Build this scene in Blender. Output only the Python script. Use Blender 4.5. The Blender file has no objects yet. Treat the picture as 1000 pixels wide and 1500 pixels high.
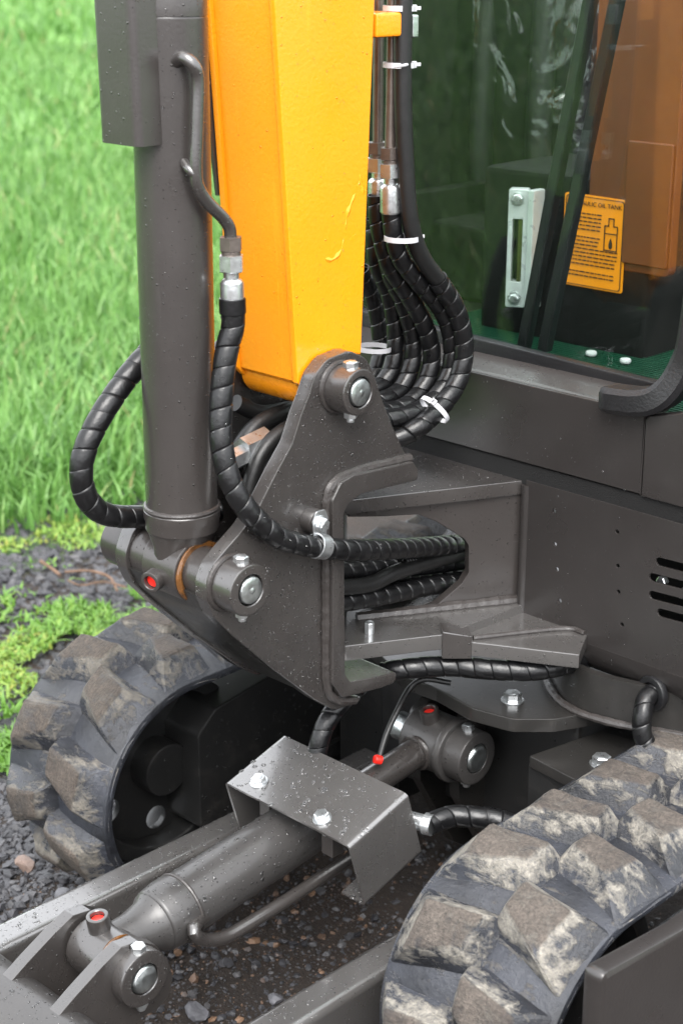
import bpy, bmesh, math, random
import numpy as np
from mathutils import Vector, Matrix, noise
random.seed(7); rng = np.random.default_rng(7)
scene = bpy.context.scene
COL = scene.collection
rad = math.radians

# ------------------------------------------------------------------ camera, sky, sun, exposure
FPX, PITCH, YAW, CAM_H = 2390.0, rad(19.6), rad(44.6), 1.5     # lens in photo pixels (1000 x 1500)
CF = Vector((-math.sin(YAW)*math.cos(PITCH), math.cos(YAW)*math.cos(PITCH), -math.sin(PITCH)))
CR = Vector((math.cos(YAW), math.sin(YAW), 0)); CU = CR.cross(CF); CC = Vector((0, 0, CAM_H))
cam = bpy.data.cameras.new('camera'); cam_o = bpy.data.objects.new('camera', cam); COL.objects.link(cam_o)
cam_o.matrix_world = Matrix(((CR.x, CU.x, -CF.x, CC.x), (CR.y, CU.y, -CF.y, CC.y), (CR.z, CU.z, -CF.z, CC.z), (0, 0, 0, 1)))
cam.sensor_fit = 'VERTICAL'; cam.sensor_height = 36; cam.lens = FPX/1500*36
cam.clip_start = 0.05; cam.clip_end = 2000
cam.dof.use_dof = True; cam.dof.focus_distance = 2.2; cam.dof.aperture_fstop = 5.8
scene.camera = cam_o
world = bpy.data.worlds.new('World'); scene.world = world; world.use_nodes = True
wn = world.node_tree; wn.nodes.clear()
SUN_EL, SUN_AZ = rad(54), rad(-46)          # azimuth of the sun seen from the machine, measured from +X towards +Y
sky = wn.nodes.new('ShaderNodeTexSky'); sky.sky_type = 'NISHITA'; sky.sun_disc = False
sky.sun_elevation = SUN_EL; sky.sun_rotation = rad(90) - SUN_AZ; sky.air_density = 1.0; sky.dust_density = 8.0; sky.ozone_density = 1.0
hsv = wn.nodes.new('ShaderNodeHueSaturation'); hsv.inputs['Saturation'].default_value = 0.18   # overcast: nearly white cloud
bg = wn.nodes.new('ShaderNodeBackground'); bg.inputs['Strength'].default_value = 0.15
wo = wn.nodes.new('ShaderNodeOutputWorld')
cloud = wn.nodes.new('ShaderNodeMix'); cloud.data_type = 'RGBA'; cloud.inputs[0].default_value = .65; cloud.inputs[7].default_value = (6.4, 6.6, 6.9, 1)   # even cloud deck over the whole dome
wn.links.new(sky.outputs[0], hsv.inputs['Color']); wn.links.new(hsv.outputs[0], cloud.inputs[6]); wn.links.new(cloud.outputs[2], bg.inputs['Color']); wn.links.new(bg.outputs[0], wo.inputs['Surface'])
sun = bpy.data.lights.new('sun', 'SUN'); sun.energy = 0.9; sun.angle = rad(40); sun.color = (1, .97, .93)
sun_o = bpy.data.objects.new('sun', sun); COL.objects.link(sun_o)
sdir = Vector((math.cos(SUN_EL)*math.cos(SUN_AZ), math.cos(SUN_EL)*math.sin(SUN_AZ), math.sin(SUN_EL)))
sun_o.rotation_euler = sdir.to_track_quat('Z', 'Y').to_euler()
sun_o.location = (0, 0, 8)
scene.view_settings.view_transform = 'Standard'; scene.view_settings.look = 'None'
scene.view_settings.exposure = 1.92; scene.view_settings.gamma = 1

# ------------------------------------------------------------------ helpers
def ray(px, py): return CF + CR*((px-500)/FPX) - CU*((py-750)/FPX)
def on(px, py, ax, v):            # the point of the machine plane x=v, y=v or z=v that lies there
    d = ray(px, py); i = 'xyz'.index(ax); return CC + d*((v-CC[i])/d[i])
def onp(px, py, p0, n):
    d = ray(px, py); return CC + d*((Vector(p0)-CC).dot(n)/d.dot(n))
def pts(lst): return [on(*a) if len(a) == 4 else Vector(a) for a in lst]
BASE = Vector((-1.465, 1.9, 0))
MW = {}
def link(o, parent=None):
    COL.objects.link(o)
    if parent is not None:
        o.parent = parent; o.matrix_parent_inverse = MW.get(parent.name, Matrix.Identity(4)).inverted()
    MW[o.name] = o.matrix_basis.copy()
    return o
def finish(me, mat, ang=38):
    me.materials.clear(); me.materials.append(mat)
    me.shade_smooth()
    me.set_sharp_from_angle(angle=rad(ang))
NO_WN = {'hydraulic_hose', 'tread_lug', 'rubber_track', 'plastic_film', 'weld_bead', 'hard_pipe', 'steel_pipe'}
def obj(name, geo, mat, parent=None, label=None, cat=None, group=None, kind=None, ang=38):
    if isinstance(geo, bmesh.types.BMesh):
        me = bpy.data.meshes.new(name); bmesh.ops.recalc_face_normals(geo, faces=geo.faces[:]); geo.to_mesh(me); geo.free()
    else: me = geo; me.name = name
    finish(me, mat, ang)
    o = link(bpy.data.objects.new(name, me), parent)
    if parent is not None and kind is None and len(me.polygons) < 20000 and name not in NO_WN:
        w = o.modifiers.new('weighted', 'WEIGHTED_NORMAL'); w.keep_sharp = True; w.weight = 80
    if label: o['label'] = label
    if cat: o['category'] = cat
    if group: o['group'] = group
    if kind: o['kind'] = kind
    return o
def clone(o, M, parent):
    c = o.copy(); c.matrix_basis = M; COL.objects.link(c); c.parent = parent
    c.matrix_parent_inverse = MW.get(parent.name, Matrix.Identity(4)).inverted(); MW[c.name] = M.copy(); return c
def fillet(P, r, n=6):
    """round the corners of a closed 2D polygon; r is one radius or one per corner"""
    out = []; N = len(P); P = [Vector(p) for p in P]
    for i in range(N):
        ri = r[i] if isinstance(r, (list, tuple)) else r
        a, b, c = P[i-1], P[i], P[(i+1) % N]
        u, v = (a-b), (c-b); lu, lv = u.length, v.length
        if ri < 1e-6 or lu < 1e-7 or lv < 1e-7: out.append(b.copy()); continue
        u /= lu; v /= lv; th = u.angle(v)
        if th > rad(172): out.append(b.copy()); continue
        t = min(ri/math.tan(th/2), lu*.49, lv*.49)
        p0, p1 = b+u*t, b+v*t
        for k in range(n+1):
            s = k/n; out.append((1-s)**2*p0 + 2*s*(1-s)*b + s*s*p1)
    return out
def smooth_loop(P, n=4):
    P = [Vector(p) for p in P]; N = len(P); out = []
    for i in range(N):
        a, b, c, d = P[i-1], P[i], P[(i+1) % N], P[(i+2) % N]
        for k in range(n):
            t = k/n; out.append(.5*((2*b)+(c-a)*t+(2*a-5*b+4*c-d)*t*t+(3*b-a-3*c+d)*t**3))
    return out
def plate(loops, o, u, v, thick, bev=.0015, seg=2):
    """flat plate: closed 2D loops (the first outer, the rest holes) in the frame o,u,v, thickness along u x v from 0 to -thick"""
    u = Vector(u).normalized(); v = Vector(v).normalized(); n = u.cross(v)
    cu = bpy.data.curves.new('outline', 'CURVE'); cu.dimensions = '2D'; cu.fill_mode = 'BOTH'
    cu.extrude = max(thick/2-bev, 1e-5); cu.bevel_depth = bev; cu.bevel_resolution = seg-1; cu.offset = -bev
    for L in loops:
        s = cu.splines.new('POLY'); s.points.add(len(L)-1); s.use_cyclic_u = True
        for p, q in zip(s.points, L): p.co = (q[0], q[1], 0, 1)
    co = bpy.data.objects.new('outline', cu)
    me = bpy.data.meshes.new_from_object(co); bpy.data.objects.remove(co); bpy.data.curves.remove(cu)
    M = Matrix(((u.x, v.x, n.x, 0), (u.y, v.y, n.y, 0), (u.z, v.z, n.z, 0), (0, 0, 0, 1)))
    M.translation = Vector(o) - n*(thick/2)
    me.transform(M)
    bm = bmesh.new(); bm.from_mesh(me); bpy.data.meshes.remove(me)
    bmesh.ops.remove_doubles(bm, verts=bm.verts[:], dist=1e-5)
    return bm
def plate_x(px_loops, x, thick, r=0, bev=.0015, trace_x=None):
    """plate in a plane x = const traced on its outer (+X) face"""
    tx = x if trace_x is None else trace_x
    loops = []
    for L in px_loops:
        q = [on(a, b, 'x', tx) for a, b in L]; q = [Vector((p.y, p.z)) for p in q]
        loops.append(fillet(q, r) if r else q)
    return plate(loops, (x, 0, 0), (0, 1, 0), (0, 0, 1), thick, bev)
def frame_of(d):
    d = Vector(d).normalized(); a = Vector((0, 0, 1)) if abs(d.z) < .9 else Vector((1, 0, 0))
    u = a.cross(d).normalized(); return u, d.cross(u), d
def lathe(prof, o, d, n=32, bm=None, up=None):
    """prof: list of (distance along d, radius)"""
    bm = bm or bmesh.new(); u, v, d = frame_of(d); o = Vector(o); rings = []
    for t, r in prof:
        if r < 1e-6: rings.append([bm.verts.new(o+d*t)])
        else: rings.append([bm.verts.new(o+d*t+(u*math.cos(2*math.pi*k/n)+v*math.sin(2*math.pi*k/n))*r) for k in range(n)])
    for A, B in zip(rings, rings[1:]):
        if len(A) == 1 and len(B) == 1: continue
        for k in range(n):
            a = [A[k % len(A)], A[(k+1) % len(A)], B[(k+1) % len(B)], B[k % len(B)]]
            a = list(dict.fromkeys(a))
            if len(a) > 2:
                try: bm.faces.new(a)
                except ValueError: pass
    return bm
def drum(o, d, r, L, bev=.002, n=32, bm=None, r2=None):
    r2 = r if r2 is None else r2
    return lathe([(0, 0), (0, r-bev), (bev*.3, r-bev*.3), (bev, r), (L-bev, r2), (L-bev*.3, r2-bev*.3), (L, r2-bev), (L, 0)], o, d, n, bm)
def ring(o, d, r, ri, L, bev=.002, n=32, bm=None):
    return lathe([(0, ri), (0, r-bev), (bev*.3, r-bev*.3), (bev, r), (L-bev, r), (L-bev*.3, r-bev*.3), (L, r-bev), (L, ri+bev*.4), (L-bev*.4, ri), (0, ri)], o, d, n, bm)
def path(P, step=.006):
    """Catmull-Rom through P resampled at equal lengths"""
    P = [Vector(p) for p in P]; Q = [P[0]*2-P[1]] + P + [P[-1]*2-P[-2]]; D = []
    for i in range(1, len(Q)-2):
        a, b, c, d = Q[i-1:i+3]
        m = max(8, int((c-b).length/.003))
        for k in range(m):
            t = k/m; D.append(.5*((2*b)+(c-a)*t+(2*a-5*b+4*c-d)*t*t+(3*b-a-3*c+d)*t**3))
    D.append(P[-1])
    L = [0]
    for a, b in zip(D, D[1:]): L.append(L[-1]+(b-a).length)
    n = max(3, int(L[-1]/step)); A = np.array([list(p) for p in D]); T = np.linspace(0, L[-1], n+1)
    return [Vector((np.interp(t, L, A[:, 0]), np.interp(t, L, A[:, 1]), np.interp(t, L, A[:, 2]))) for t in T], L[-1]
def frames(P):
    T = [(P[min(i+1, len(P)-1)]-P[max(i-1, 0)]).normalized() for i in range(len(P))]
    u = frame_of(T[0])[0]; F = []
    for t in T:
        u = (u - t*u.dot(t)).normalized(); F.append((u, t.cross(u)))
    return F
def tube(P, r, step=.006, n=14, bm=None, caps=True, smooth=True):
    bm = bm or bmesh.new()
    Q = path(P, step)[0] if smooth else [Vector(p) for p in P]
    F = frames(Q); rings = []
    for i, (p, (u, v)) in enumerate(zip(Q, F)):
        rr = r(i/(len(Q)-1)) if callable(r) else r
        rings.append([bm.verts.new(p+(u*math.cos(2*math.pi*k/n)+v*math.sin(2*math.pi*k/n))*rr) for k in range(n)])
    for A, B in zip(rings, rings[1:]):
        for k in range(n): bm.faces.new((A[k], A[(k+1) % n], B[(k+1) % n], B[k]))
    if caps: bm.faces.new(rings[0][::-1]); bm.faces.new(rings[-1])
    return bm
def spiral(P, r, pitch=.025, n=20, seed=0):
    """hose in spiral wrap: a helical grid whose groove is the seam of the wrap"""
    Q, L = path(P, .004); F = frames(Q); N = len(Q)-1; bm = bmesh.new(); rnd = random.Random(seed)
    prof = [(0, -.0012), (.03, -.0001), (.10, .0004), (.5, .0005), (.92, .0002), (.972, -.0001)]
    m = len(prof); turns = int(L/pitch)+2; cols = []
    jit = [rnd.uniform(-.05, .05) for _ in range(turns+3)]; rj = [rnd.uniform(-.0004, .0004) for _ in range(turns+3)]
    def at(s, th, rr):
        f = min(max(s/L, 0), 1)*N; i = min(int(f), N-1); t = f-i
        p = Q[i].lerp(Q[i+1], t); u, v = F[i]
        return p+(u*math.cos(th)+v*math.sin(th))*rr
    for j in range(n):
        c = []
        for k in range(-1, turns):
            for i, (a, h) in enumerate(prof):
                s = pitch*(k+a+j/n+jit[k+1]*(1-j/n)+jit[k+2]*(j/n))
                c.append(bm.verts.new(at(s, 2*math.pi*j/n, r+h+rj[k+1]*(1-j/n)+rj[k+2]*j/n)))
        cols.append(c)
    M = len(cols[0])
    for j in range(n):
        A, B = cols[j], cols[(j+1) % n]; off = m if j == n-1 else 0      # the last column joins the first one a turn later
        for i in range(M-1-off): bm.faces.new((A[i], A[i+1], B[i+1+off], B[i+off]))
    bmesh.ops.dissolve_degenerate(bm, edges=bm.edges[:], dist=1e-5)
    return bm
def box(c, s, bev=.002, M=None, bm=None, seg=2):
    b = bmesh.new(); bmesh.ops.create_cube(b, size=1)
    bmesh.ops.scale(b, vec=Vector(s), verts=b.verts[:])
    if bev: bmesh.ops.bevel(b, geom=b.edges[:], offset=bev, segments=seg, affect='EDGES', profile=.5)
    if M is not None: bmesh.ops.transform(b, matrix=M, verts=b.verts[:])
    bmesh.ops.translate(b, vec=Vector(c), verts=b.verts[:])
    if bm is None: return b
    me = bpy.data.meshes.new('t'); b.to_mesh(me); b.free(); bm.from_mesh(me); bpy.data.meshes.remove(me); return bm
def hexa(o, d, r, L, bm=None, ch=.0012, rot=0):
    """hexagon nut or bolt head with chamfered ends"""
    bm = bm or bmesh.new(); u, v, d = frame_of(d); o = Vector(o); R = []
    for t, rr in ((0, r), (L-ch, r), (L, r-ch*1.3)):
        R.append([bm.verts.new(o+d*t+(u*math.cos(rot+k*math.pi/3)+v*math.sin(rot+k*math.pi/3))*rr) for k in range(6)])
    for A, B in zip(R, R[1:]):
        for k in range(6): bm.faces.new((A[k], A[(k+1) % 6], B[(k+1) % 6], B[k]))
    bm.faces.new(R[-1]); bm.faces.new(R[0][::-1]); return bm
def merge(dst, src):
    me = bpy.data.meshes.new('t'); src.to_mesh(me); src.free(); dst.from_mesh(me); bpy.data.meshes.remove(me); return dst
def loft(sections, closed=True, caps=True):
    bm = bmesh.new(); R = [[bm.verts.new(p) for p in s] for s in sections]; n = len(R[0])
    for A, B in zip(R, R[1:]):
        for k in range(n if closed else n-1): bm.faces.new((A[k], A[(k+1) % n], B[(k+1) % n], B[k]))
    if caps and closed: bm.faces.new(R[0][::-1]); bm.faces.new(R[-1])
    return bm
def extrude_x(loop_yz, x0, x1, bev=.0015):
    """solid between x0 and x1 with a closed (y,z) outline"""
    return plate([loop_yz], (max(x0, x1), 0, 0), (0, 1, 0), (0, 0, 1), abs(x1-x0), bev)

# ------------------------------------------------------------------ materials
def new_mat(name):
    m = bpy.data.materials.new(name); m.use_nodes = True; nt = m.node_tree; b = nt.nodes['Principled BSDF']; return m, nt, b
def N(nt, t, **kw):
    n = nt.nodes.new(t)
    for k, v in kw.items():
        if k in n.inputs: n.inputs[k].default_value = v
        else: setattr(n, k, v)
    return n
def coords(nt): return nt.nodes.new('ShaderNodeTexCoord').outputs['Object']
def math_n(nt, op, a, b=None, c=None, clamp=False):
    n = nt.nodes.new('ShaderNodeMath'); n.operation = op; n.use_clamp = clamp
    for i, v in enumerate((a, b, c)):
        if v is None: continue
        if isinstance(v, (int, float)): n.inputs[i].default_value = v
        else: nt.links.new(v, n.inputs[i])
    return n.outputs[0]
def noise_f(nt, co, scale, detail=4, rough=.55, dist=0):
    n = N(nt, 'ShaderNodeTexNoise', Scale=scale, Detail=detail, Roughness=rough, Distortion=dist); nt.links.new(co, n.inputs['Vector']); return n.outputs['Fac']
def ramp(nt, fac, stops):
    r = nt.nodes.new('ShaderNodeValToRGB'); e = r.color_ramp.elements
    while len(e) > 1: e.remove(e[-1])
    for i, (p, c) in enumerate(stops):
        if i == 0: e[0].position = p; k = e[0]
        else: k = e.new(p)
        k.color = (*c, 1) if len(c) == 3 else c
    nt.links.new(fac, r.inputs[0]); return r.outputs[0]
def mix_c(nt, f, a, b):
    m = nt.nodes.new('ShaderNodeMix'); m.data_type = 'RGBA'
    for s, v in ((0, f), (6, a), (7, b)):
        if hasattr(v, 'links'): nt.links.new(v, m.inputs[s])
        else: m.inputs[s].default_value = v if s == 0 else (*v, 1)
    return m.outputs[2]
def bead_mask(nt, co, scale, keep, rmax):
    """height of small round water beads: one in each kept Voronoi cell"""
    v = N(nt, 'ShaderNodeTexVoronoi', Scale=scale); nt.links.new(co, v.inputs['Vector'])
    sep = nt.nodes.new('ShaderNodeSeparateColor'); nt.links.new(v.outputs['Color'], sep.inputs[0])
    on_ = math_n(nt, 'GREATER_THAN', sep.outputs[0], 1-keep)
    rr = math_n(nt, 'MULTIPLY_ADD', sep.outputs[1], rmax*.6, rmax*.4)
    q = math_n(nt, 'DIVIDE', v.outputs['Distance'], rr)
    h = math_n(nt, 'SUBTRACT', 1.0, math_n(nt, 'MULTIPLY', q, q), clamp=True)
    return math_n(nt, 'MULTIPLY', math_n(nt, 'SQRT', h), on_)
def bump(nt, b, h, dist, strength=1, prev=None):
    n = N(nt, 'ShaderNodeBump', Strength=strength, Distance=dist); nt.links.new(h, n.inputs['Height'])
    if prev is not None: nt.links.new(prev, n.inputs['Normal'])
    nt.links.new(n.outputs[0], b.inputs['Normal']); return n.outputs[0]
def paint(name, col, rough=.36, beads=.10, dirt=.25, dirt_col=(.085, .075, .065), var=.12, metallic=0, spec=.5, peel=.0004, coat=.35, wear=.6, coat_ior=1.5):
    m, nt, b = new_mat(name); co = coords(nt)
    f = noise_f(nt, co, 5, 5); c = ramp(nt, f, [(.3, tuple(x*(1-var) for x in col)), (.7, tuple(min(1, x*(1+var)) for x in col))])
    if dirt:
        d = math_n(nt, 'MULTIPLY', math_n(nt, 'MULTIPLY_ADD', noise_f(nt, co, 28, 7, .7), 3.2, -1.75, clamp=True), dirt)
        c = mix_c(nt, d, c, dirt_col)
    mp = N(nt, 'ShaderNodeMapping'); mp.inputs['Scale'].default_value = (60, 60, 4); nt.links.new(co, mp.inputs['Vector'])
    run = math_n(nt, 'MULTIPLY_ADD', noise_f(nt, mp.outputs[0], 1, 4, .6), 5, -3.1, clamp=True)
    mp2 = N(nt, 'ShaderNodeMapping'); mp2.inputs['Scale'].default_value = (30, 30, 420); mp2.inputs['Rotation'].default_value = (.1, .15, .2); nt.links.new(co, mp2.inputs['Vector'])
    scr = math_n(nt, 'MULTIPLY', math_n(nt, 'MULTIPLY_ADD', noise_f(nt, mp2.outputs[0], 1, 3, .6), 14, -9.6, clamp=True), math_n(nt, 'MULTIPLY_ADD', noise_f(nt, co, 6, 3), 8, -4.4, clamp=True))
    c = mix_c(nt, math_n(nt, 'MULTIPLY', run, wear*.35), c, tuple(min(1, x*1.9) for x in col)); c = mix_c(nt, math_n(nt, 'MULTIPLY', scr, wear*.8), c, tuple(min(1, x*2.6+.02) for x in col))
    nt.links.new(c, b.inputs['Base Color'])
    r = math_n(nt, 'ADD', math_n(nt, 'MULTIPLY_ADD', noise_f(nt, co, 14, 4), .28, rough-.13), math_n(nt, 'MULTIPLY', run, .12))
    p = bump(nt, b, noise_f(nt, co, 220, 2), peel, .5)
    if beads:
        h = math_n(nt, 'MAXIMUM', bead_mask(nt, co, 150, beads*1.3, .26), bead_mask(nt, co, 330, beads, .3))
        bump(nt, b, h, .0026, 1, p)
        r = math_n(nt, 'MULTIPLY', r, math_n(nt, 'SUBTRACT', 1, math_n(nt, 'MULTIPLY', math_n(nt, 'GREATER_THAN', h, .05), .85)))
    nt.links.new(r, b.inputs['Roughness']); b.inputs['Metallic'].default_value = metallic; b.inputs['Specular IOR Level'].default_value = spec
    b.inputs['Coat Weight'].default_value = coat; b.inputs['Coat IOR'].default_value = coat_ior; b.inputs['Coat Roughness'].default_value = .17
    return m
MT = {}
GREY = (.031, .0272, .0256)
MT['grey'] = paint('grey_paint', GREY, .30, .12, .12)
MT['grey_wet'] = paint('wet_grey_paint', (.030, .0268, .0253), .28, .16, .2, coat=.9, spec=.75)
MT['grey_clean'] = paint('grey_panel_paint', (.022, .0196, .0188), .30, .02, .06)
MT['wet_sheen_top'] = paint('wet_sky_sheen_grey_paint', (.054, .051, .049), .28, .18, .25, coat=1, spec=1, coat_ior=1.75)  # coat is the water film; lighter base puts sky sheen into the colour
MT['satin'] = paint('satin_grey_paint', (.034, .032, .031), .38, .16, .2, coat=.25)
MT['frame'] = paint('dark_frame_paint', (.016, .015, .014), .36, .05, .2)
MT['yellow'] = paint('yellow_paint', (.80, .262, .006), .27, .02, .035, var=.05, peel=.0008)
MT['orange'] = paint('boom_reflection_orange', (.115, .028, .006), .45, .0, .1, var=.2)  # colour of the boom's reflection in the windscreen, given as a paint
MT['chassis'] = paint('black_chassis_paint', (.009, .009, .009), .45, .02, .3)
def simple(name, col, rough, metallic=0, bscale=0, bdist=0, spec=.5, var=.1, nsc=30):
    m, nt, b = new_mat(name); co = coords(nt)
    c = ramp(nt, noise_f(nt, co, nsc, 5), [(.3, tuple(x*(1-var) for x in col)), (.7, tuple(min(1, x*(1+var)) for x in col))])
    nt.links.new(c, b.inputs['Base Color']); b.inputs['Metallic'].default_value = metallic; b.inputs['Specular IOR Level'].default_value = spec
    nt.links.new(math_n(nt, 'MULTIPLY_ADD', noise_f(nt, co, nsc*2, 4), .2, rough-.1), b.inputs['Roughness'])
    if bscale: bump(nt, b, noise_f(nt, co, bscale, 4), bdist, .6)
    return m
MT['hose'] = simple('black_wrap_plastic', (.0055, .0055, .006), .31, 0, 120, .0012, .42, .35, 40)
MT['rubber_hose'] = simple('matt_hose_rubber', (.008, .008, .008), .42, 0, 300, .0005)
MT['seal'] = simple('seal_rubber', (.008, .008, .009), .40, 0, 260, .001)
MT['foam'] = simple('foam_seam_strip', (.011, .011, .011), .85, 0, 900, .003, .2)
MT['zinc'] = simple('zinc_plate', (.64, .66, .67), .30, .93, 150, .0006, var=.15, nsc=60)
MT['pin'] = simple('pin_steel', (.66, .70, .70), .33, 1, 90, .0015, var=.25, nsc=50)
MT['steel'] = simple('dull_steel_pipe', (.16, .135, .12), .34, .7, 200, .0005, var=.2)
MT['chrome'] = simple('chrome_rod', (.8, .8, .82), .1, 1)
MT['tie'] = simple('white_nylon', (.48, .48, .50), .45)
MT['red'] = simple('red_plug', (.75, .02, .012), .35)
MT['grease'] = simple('brown_grease', (.10, .042, .012), .2, 0, 120, .002, .6, .5, 60)
MT['weld'] = simple('painted_weld', tuple(x*1.05 for x in GREY), .3, 0, 260, .0015)
MT['yweld_highlight'] = simple('yellow_weld_and_highlight', (.80, .265, .008), .22, 0, 240, .0006)
MT['plastic'] = simple('black_cab_plastic', (.006, .006, .006), .75, 0, 400, .0004, .15)
MT['fabric'] = simple('seat_vinyl', (.012, .012, .013), .5, 0, 200, .001)
MT['mat'] = simple('green_floor_mat', (.0, .035, .017), .5, 0, 300, .002)
MT['decal'] = simple('yellow_decal', (.78, .25, .004), .4, var=.02)
MT['ink'] = simple('black_ink', (.012, .012, .012), .5)
MT['gauge'] = simple('grey_gauge_body', (.5, .52, .53), .3, .3)
MT['sight'] = simple('gauge_sight_glass', (.05, .06, .02), .1, 0)
def glass(name, tint, ior=1.5, rough=0):
    m, nt, b = new_mat(name); nt.nodes.remove(b); o = nt.nodes['Material Output']
    t = N(nt, 'ShaderNodeBsdfTransparent'); t.inputs[0].default_value = (*tint, 1)
    g = N(nt, 'ShaderNodeBsdfGlossy'); g.inputs['Roughness'].default_value = rough
    geo = nt.nodes.new('ShaderNodeNewGeometry'); fr = N(nt, 'ShaderNodeFresnel', IOR=ior)
    nt.links.new(math_n(nt, 'MULTIPLY_ADD', geo.outputs['Backfacing'], 1/ior-ior, ior), fr.inputs['IOR'])      # a thin sheet: both faces reflect alike
    mx = N(nt, 'ShaderNodeMixShader')
    nt.links.new(fr.outputs[0], mx.inputs[0]); nt.links.new(t.outputs[0], mx.inputs[1]); nt.links.new(g.outputs[0], mx.inputs[2]); nt.links.new(mx.outputs[0], o.inputs[0])
    return m, nt, g
MT['glass'] = glass('cab_glass', (.88, .93, .90), 1.47)[0]
MT['film'], nt_, g_ = glass('clear_plastic_film', (.88, .89, .90), 1.65, .04)
bp = N(nt_, 'ShaderNodeBump', Strength=1, Distance=.03); nt_.links.new(noise_f(nt_, coords(nt_), 8, 2, .45, 1.4), bp.inputs['Height']); nt_.links.new(bp.outputs[0], g_.inputs['Normal'])
m, nt, b = new_mat('water'); b.inputs['Base Color'].default_value = (1, 1, 1, 1); b.inputs['Roughness'].default_value = .02; b.inputs['IOR'].default_value = 1.5; b.inputs['Transmission Weight'].default_value = 1; MT['water'] = m
# rubber with dried clay
def muddy(name, amount, clay, top, groove=0):
    m, nt, b = new_mat(name); co0 = coords(nt); oi = nt.nodes.new('ShaderNodeObjectInfo')
    va = nt.nodes.new('ShaderNodeVectorMath'); va.operation = 'ADD'; nt.links.new(co0, va.inputs[0]); nt.links.new(math_n(nt, 'MULTIPLY', oi.outputs['Random'], 37.0), va.inputs[1]); co = va.outputs[0]
    at = nt.nodes.new('ShaderNodeAttribute'); at.attribute_name = 'tint'; hgt = at.outputs['Fac']
    n1 = noise_f(nt, co, 24, 9, .68, .8); n2 = noise_f(nt, co, 85, 8, .75); n3 = noise_f(nt, co, 8, 3); n4 = noise_f(nt, co, 260, 4, .7)
    rub = ramp(nt, n3, [(.3, (.007, .0073, .0085)), (.62, (.034, .037, .046))])
    mp = N(nt, 'ShaderNodeMapping'); mp.inputs['Scale'].default_value = (18, 55, 55); mp.inputs['Rotation'].default_value = (.4, .3, .5); nt.links.new(co, mp.inputs['Vector'])
    n5 = noise_f(nt, mp.outputs[0], 1, 8, .72, .5)                                  # scrapes
    s_ = math_n(nt, 'ADD', math_n(nt, 'MULTIPLY', n1, .35), math_n(nt, 'ADD', math_n(nt, 'MULTIPLY', n5, .45), math_n(nt, 'MULTIPLY', n3, .30)))
    slope = math_n(nt, 'MULTIPLY', math_n(nt, 'SUBTRACT', hgt, .10, clamp=True), .09)
    msk = math_n(nt, 'MULTIPLY_ADD', math_n(nt, 'ADD', s_, slope), 15, -15*(1.06-amount)+.1, clamp=True)
    msk = math_n(nt, 'MULTIPLY', msk, math_n(nt, 'MULTIPLY_ADD', n4, 2.2, -.25, clamp=True))
    cl = ramp(nt, n2, [(.28, tuple(x*.45 for x in clay)), (.5, clay), (.72, tuple(min(1, x*1.6) for x in clay))])
    c = mix_c(nt, msk, rub, cl)
    tm = math_n(nt, 'MULTIPLY_ADD', math_n(nt, 'ADD', hgt, math_n(nt, 'MULTIPLY', n1, .22)), 14, -14*1.035, clamp=True)
    tc = ramp(nt, math_n(nt, 'ADD', math_n(nt, 'MULTIPLY', n4, .5), math_n(nt, 'MULTIPLY', n1, .5)), [(.34, tuple(x*.32 for x in top)), (.5, top), (.64, tuple(x*1.7 for x in top))])
    c = mix_c(nt, math_n(nt, 'MULTIPLY', tm, .88), c, tc)
    nt.links.new(c, b.inputs['Base Color'])
    nt.links.new(math_n(nt, 'MULTIPLY_ADD', math_n(nt, 'MAXIMUM', msk, tm), .60, .24), b.inputs['Roughness'])
    h = math_n(nt, 'ADD', math_n(nt, 'MULTIPLY', msk, .4), math_n(nt, 'ADD', math_n(nt, 'MULTIPLY', n2, 1.0), math_n(nt, 'MULTIPLY', n1, .9)))
    h = math_n(nt, 'ADD', h, math_n(nt, 'MULTIPLY', math_n(nt, 'MULTIPLY', n4, tm), .8))
    if groove:
        sp_ = nt.nodes.new('ShaderNodeSeparateXYZ'); nt.links.new(co0, sp_.inputs[0])
        w = math_n(nt, 'SINE', math_n(nt, 'MULTIPLY', sp_.outputs[0], groove)); h = math_n(nt, 'ADD', h, math_n(nt, 'MULTIPLY', math_n(nt, 'MULTIPLY', w, tm), .22))
    bump(nt, b, h, .0032, .85)
    return m
MT['lug'] = muddy('muddy_lug_rubber', .475, (.125, .113, .094), (.050, .039, .031), 1000)
MT['lug_near'] = muddy('clay_caked_lug_rubber', .495, (.20, .185, .158), (.060, .048, .040))
MT['belt'] = muddy('muddy_belt_rubber', .46, (.11, .10, .085), (.07, .06, .05))
def attr_mat(name, rough, stops, bsc=0, bd=0, translucent=0):
    m, nt, b = new_mat(name); a = nt.nodes.new('ShaderNodeAttribute'); a.attribute_name = 'tint'
    c = ramp(nt, a.outputs['Fac'], stops); nt.links.new(c, b.inputs['Base Color']); b.inputs['Roughness'].default_value = rough
    if bsc: bump(nt, b, noise_f(nt, coords(nt), bsc, 5), bd, .7)
    if translucent:
        o = nt.nodes['Material Output']; t = N(nt, 'ShaderNodeBsdfTranslucent'); nt.links.new(c, t.inputs[0]); mx = N(nt, 'ShaderNodeMixShader'); mx.inputs[0].default_value = translucent
        nt.links.new(b.outputs[0], mx.inputs[1]); nt.links.new(t.outputs[0], mx.inputs[2]); nt.links.new(mx.outputs[0], o.inputs[0])
    return m
MT['stones'] = attr_mat('gravel_stone', .55, [(0, (.018, .018, .021)), (.45, (.040, .040, .045)), (.68, (.075, .073, .076)), (.80, (.10, .062, .042)), (.90, (.17, .10, .06)), (.96, (.24, .21, .18)), (1, (.36, .34, .31))], 160, .003)
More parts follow.
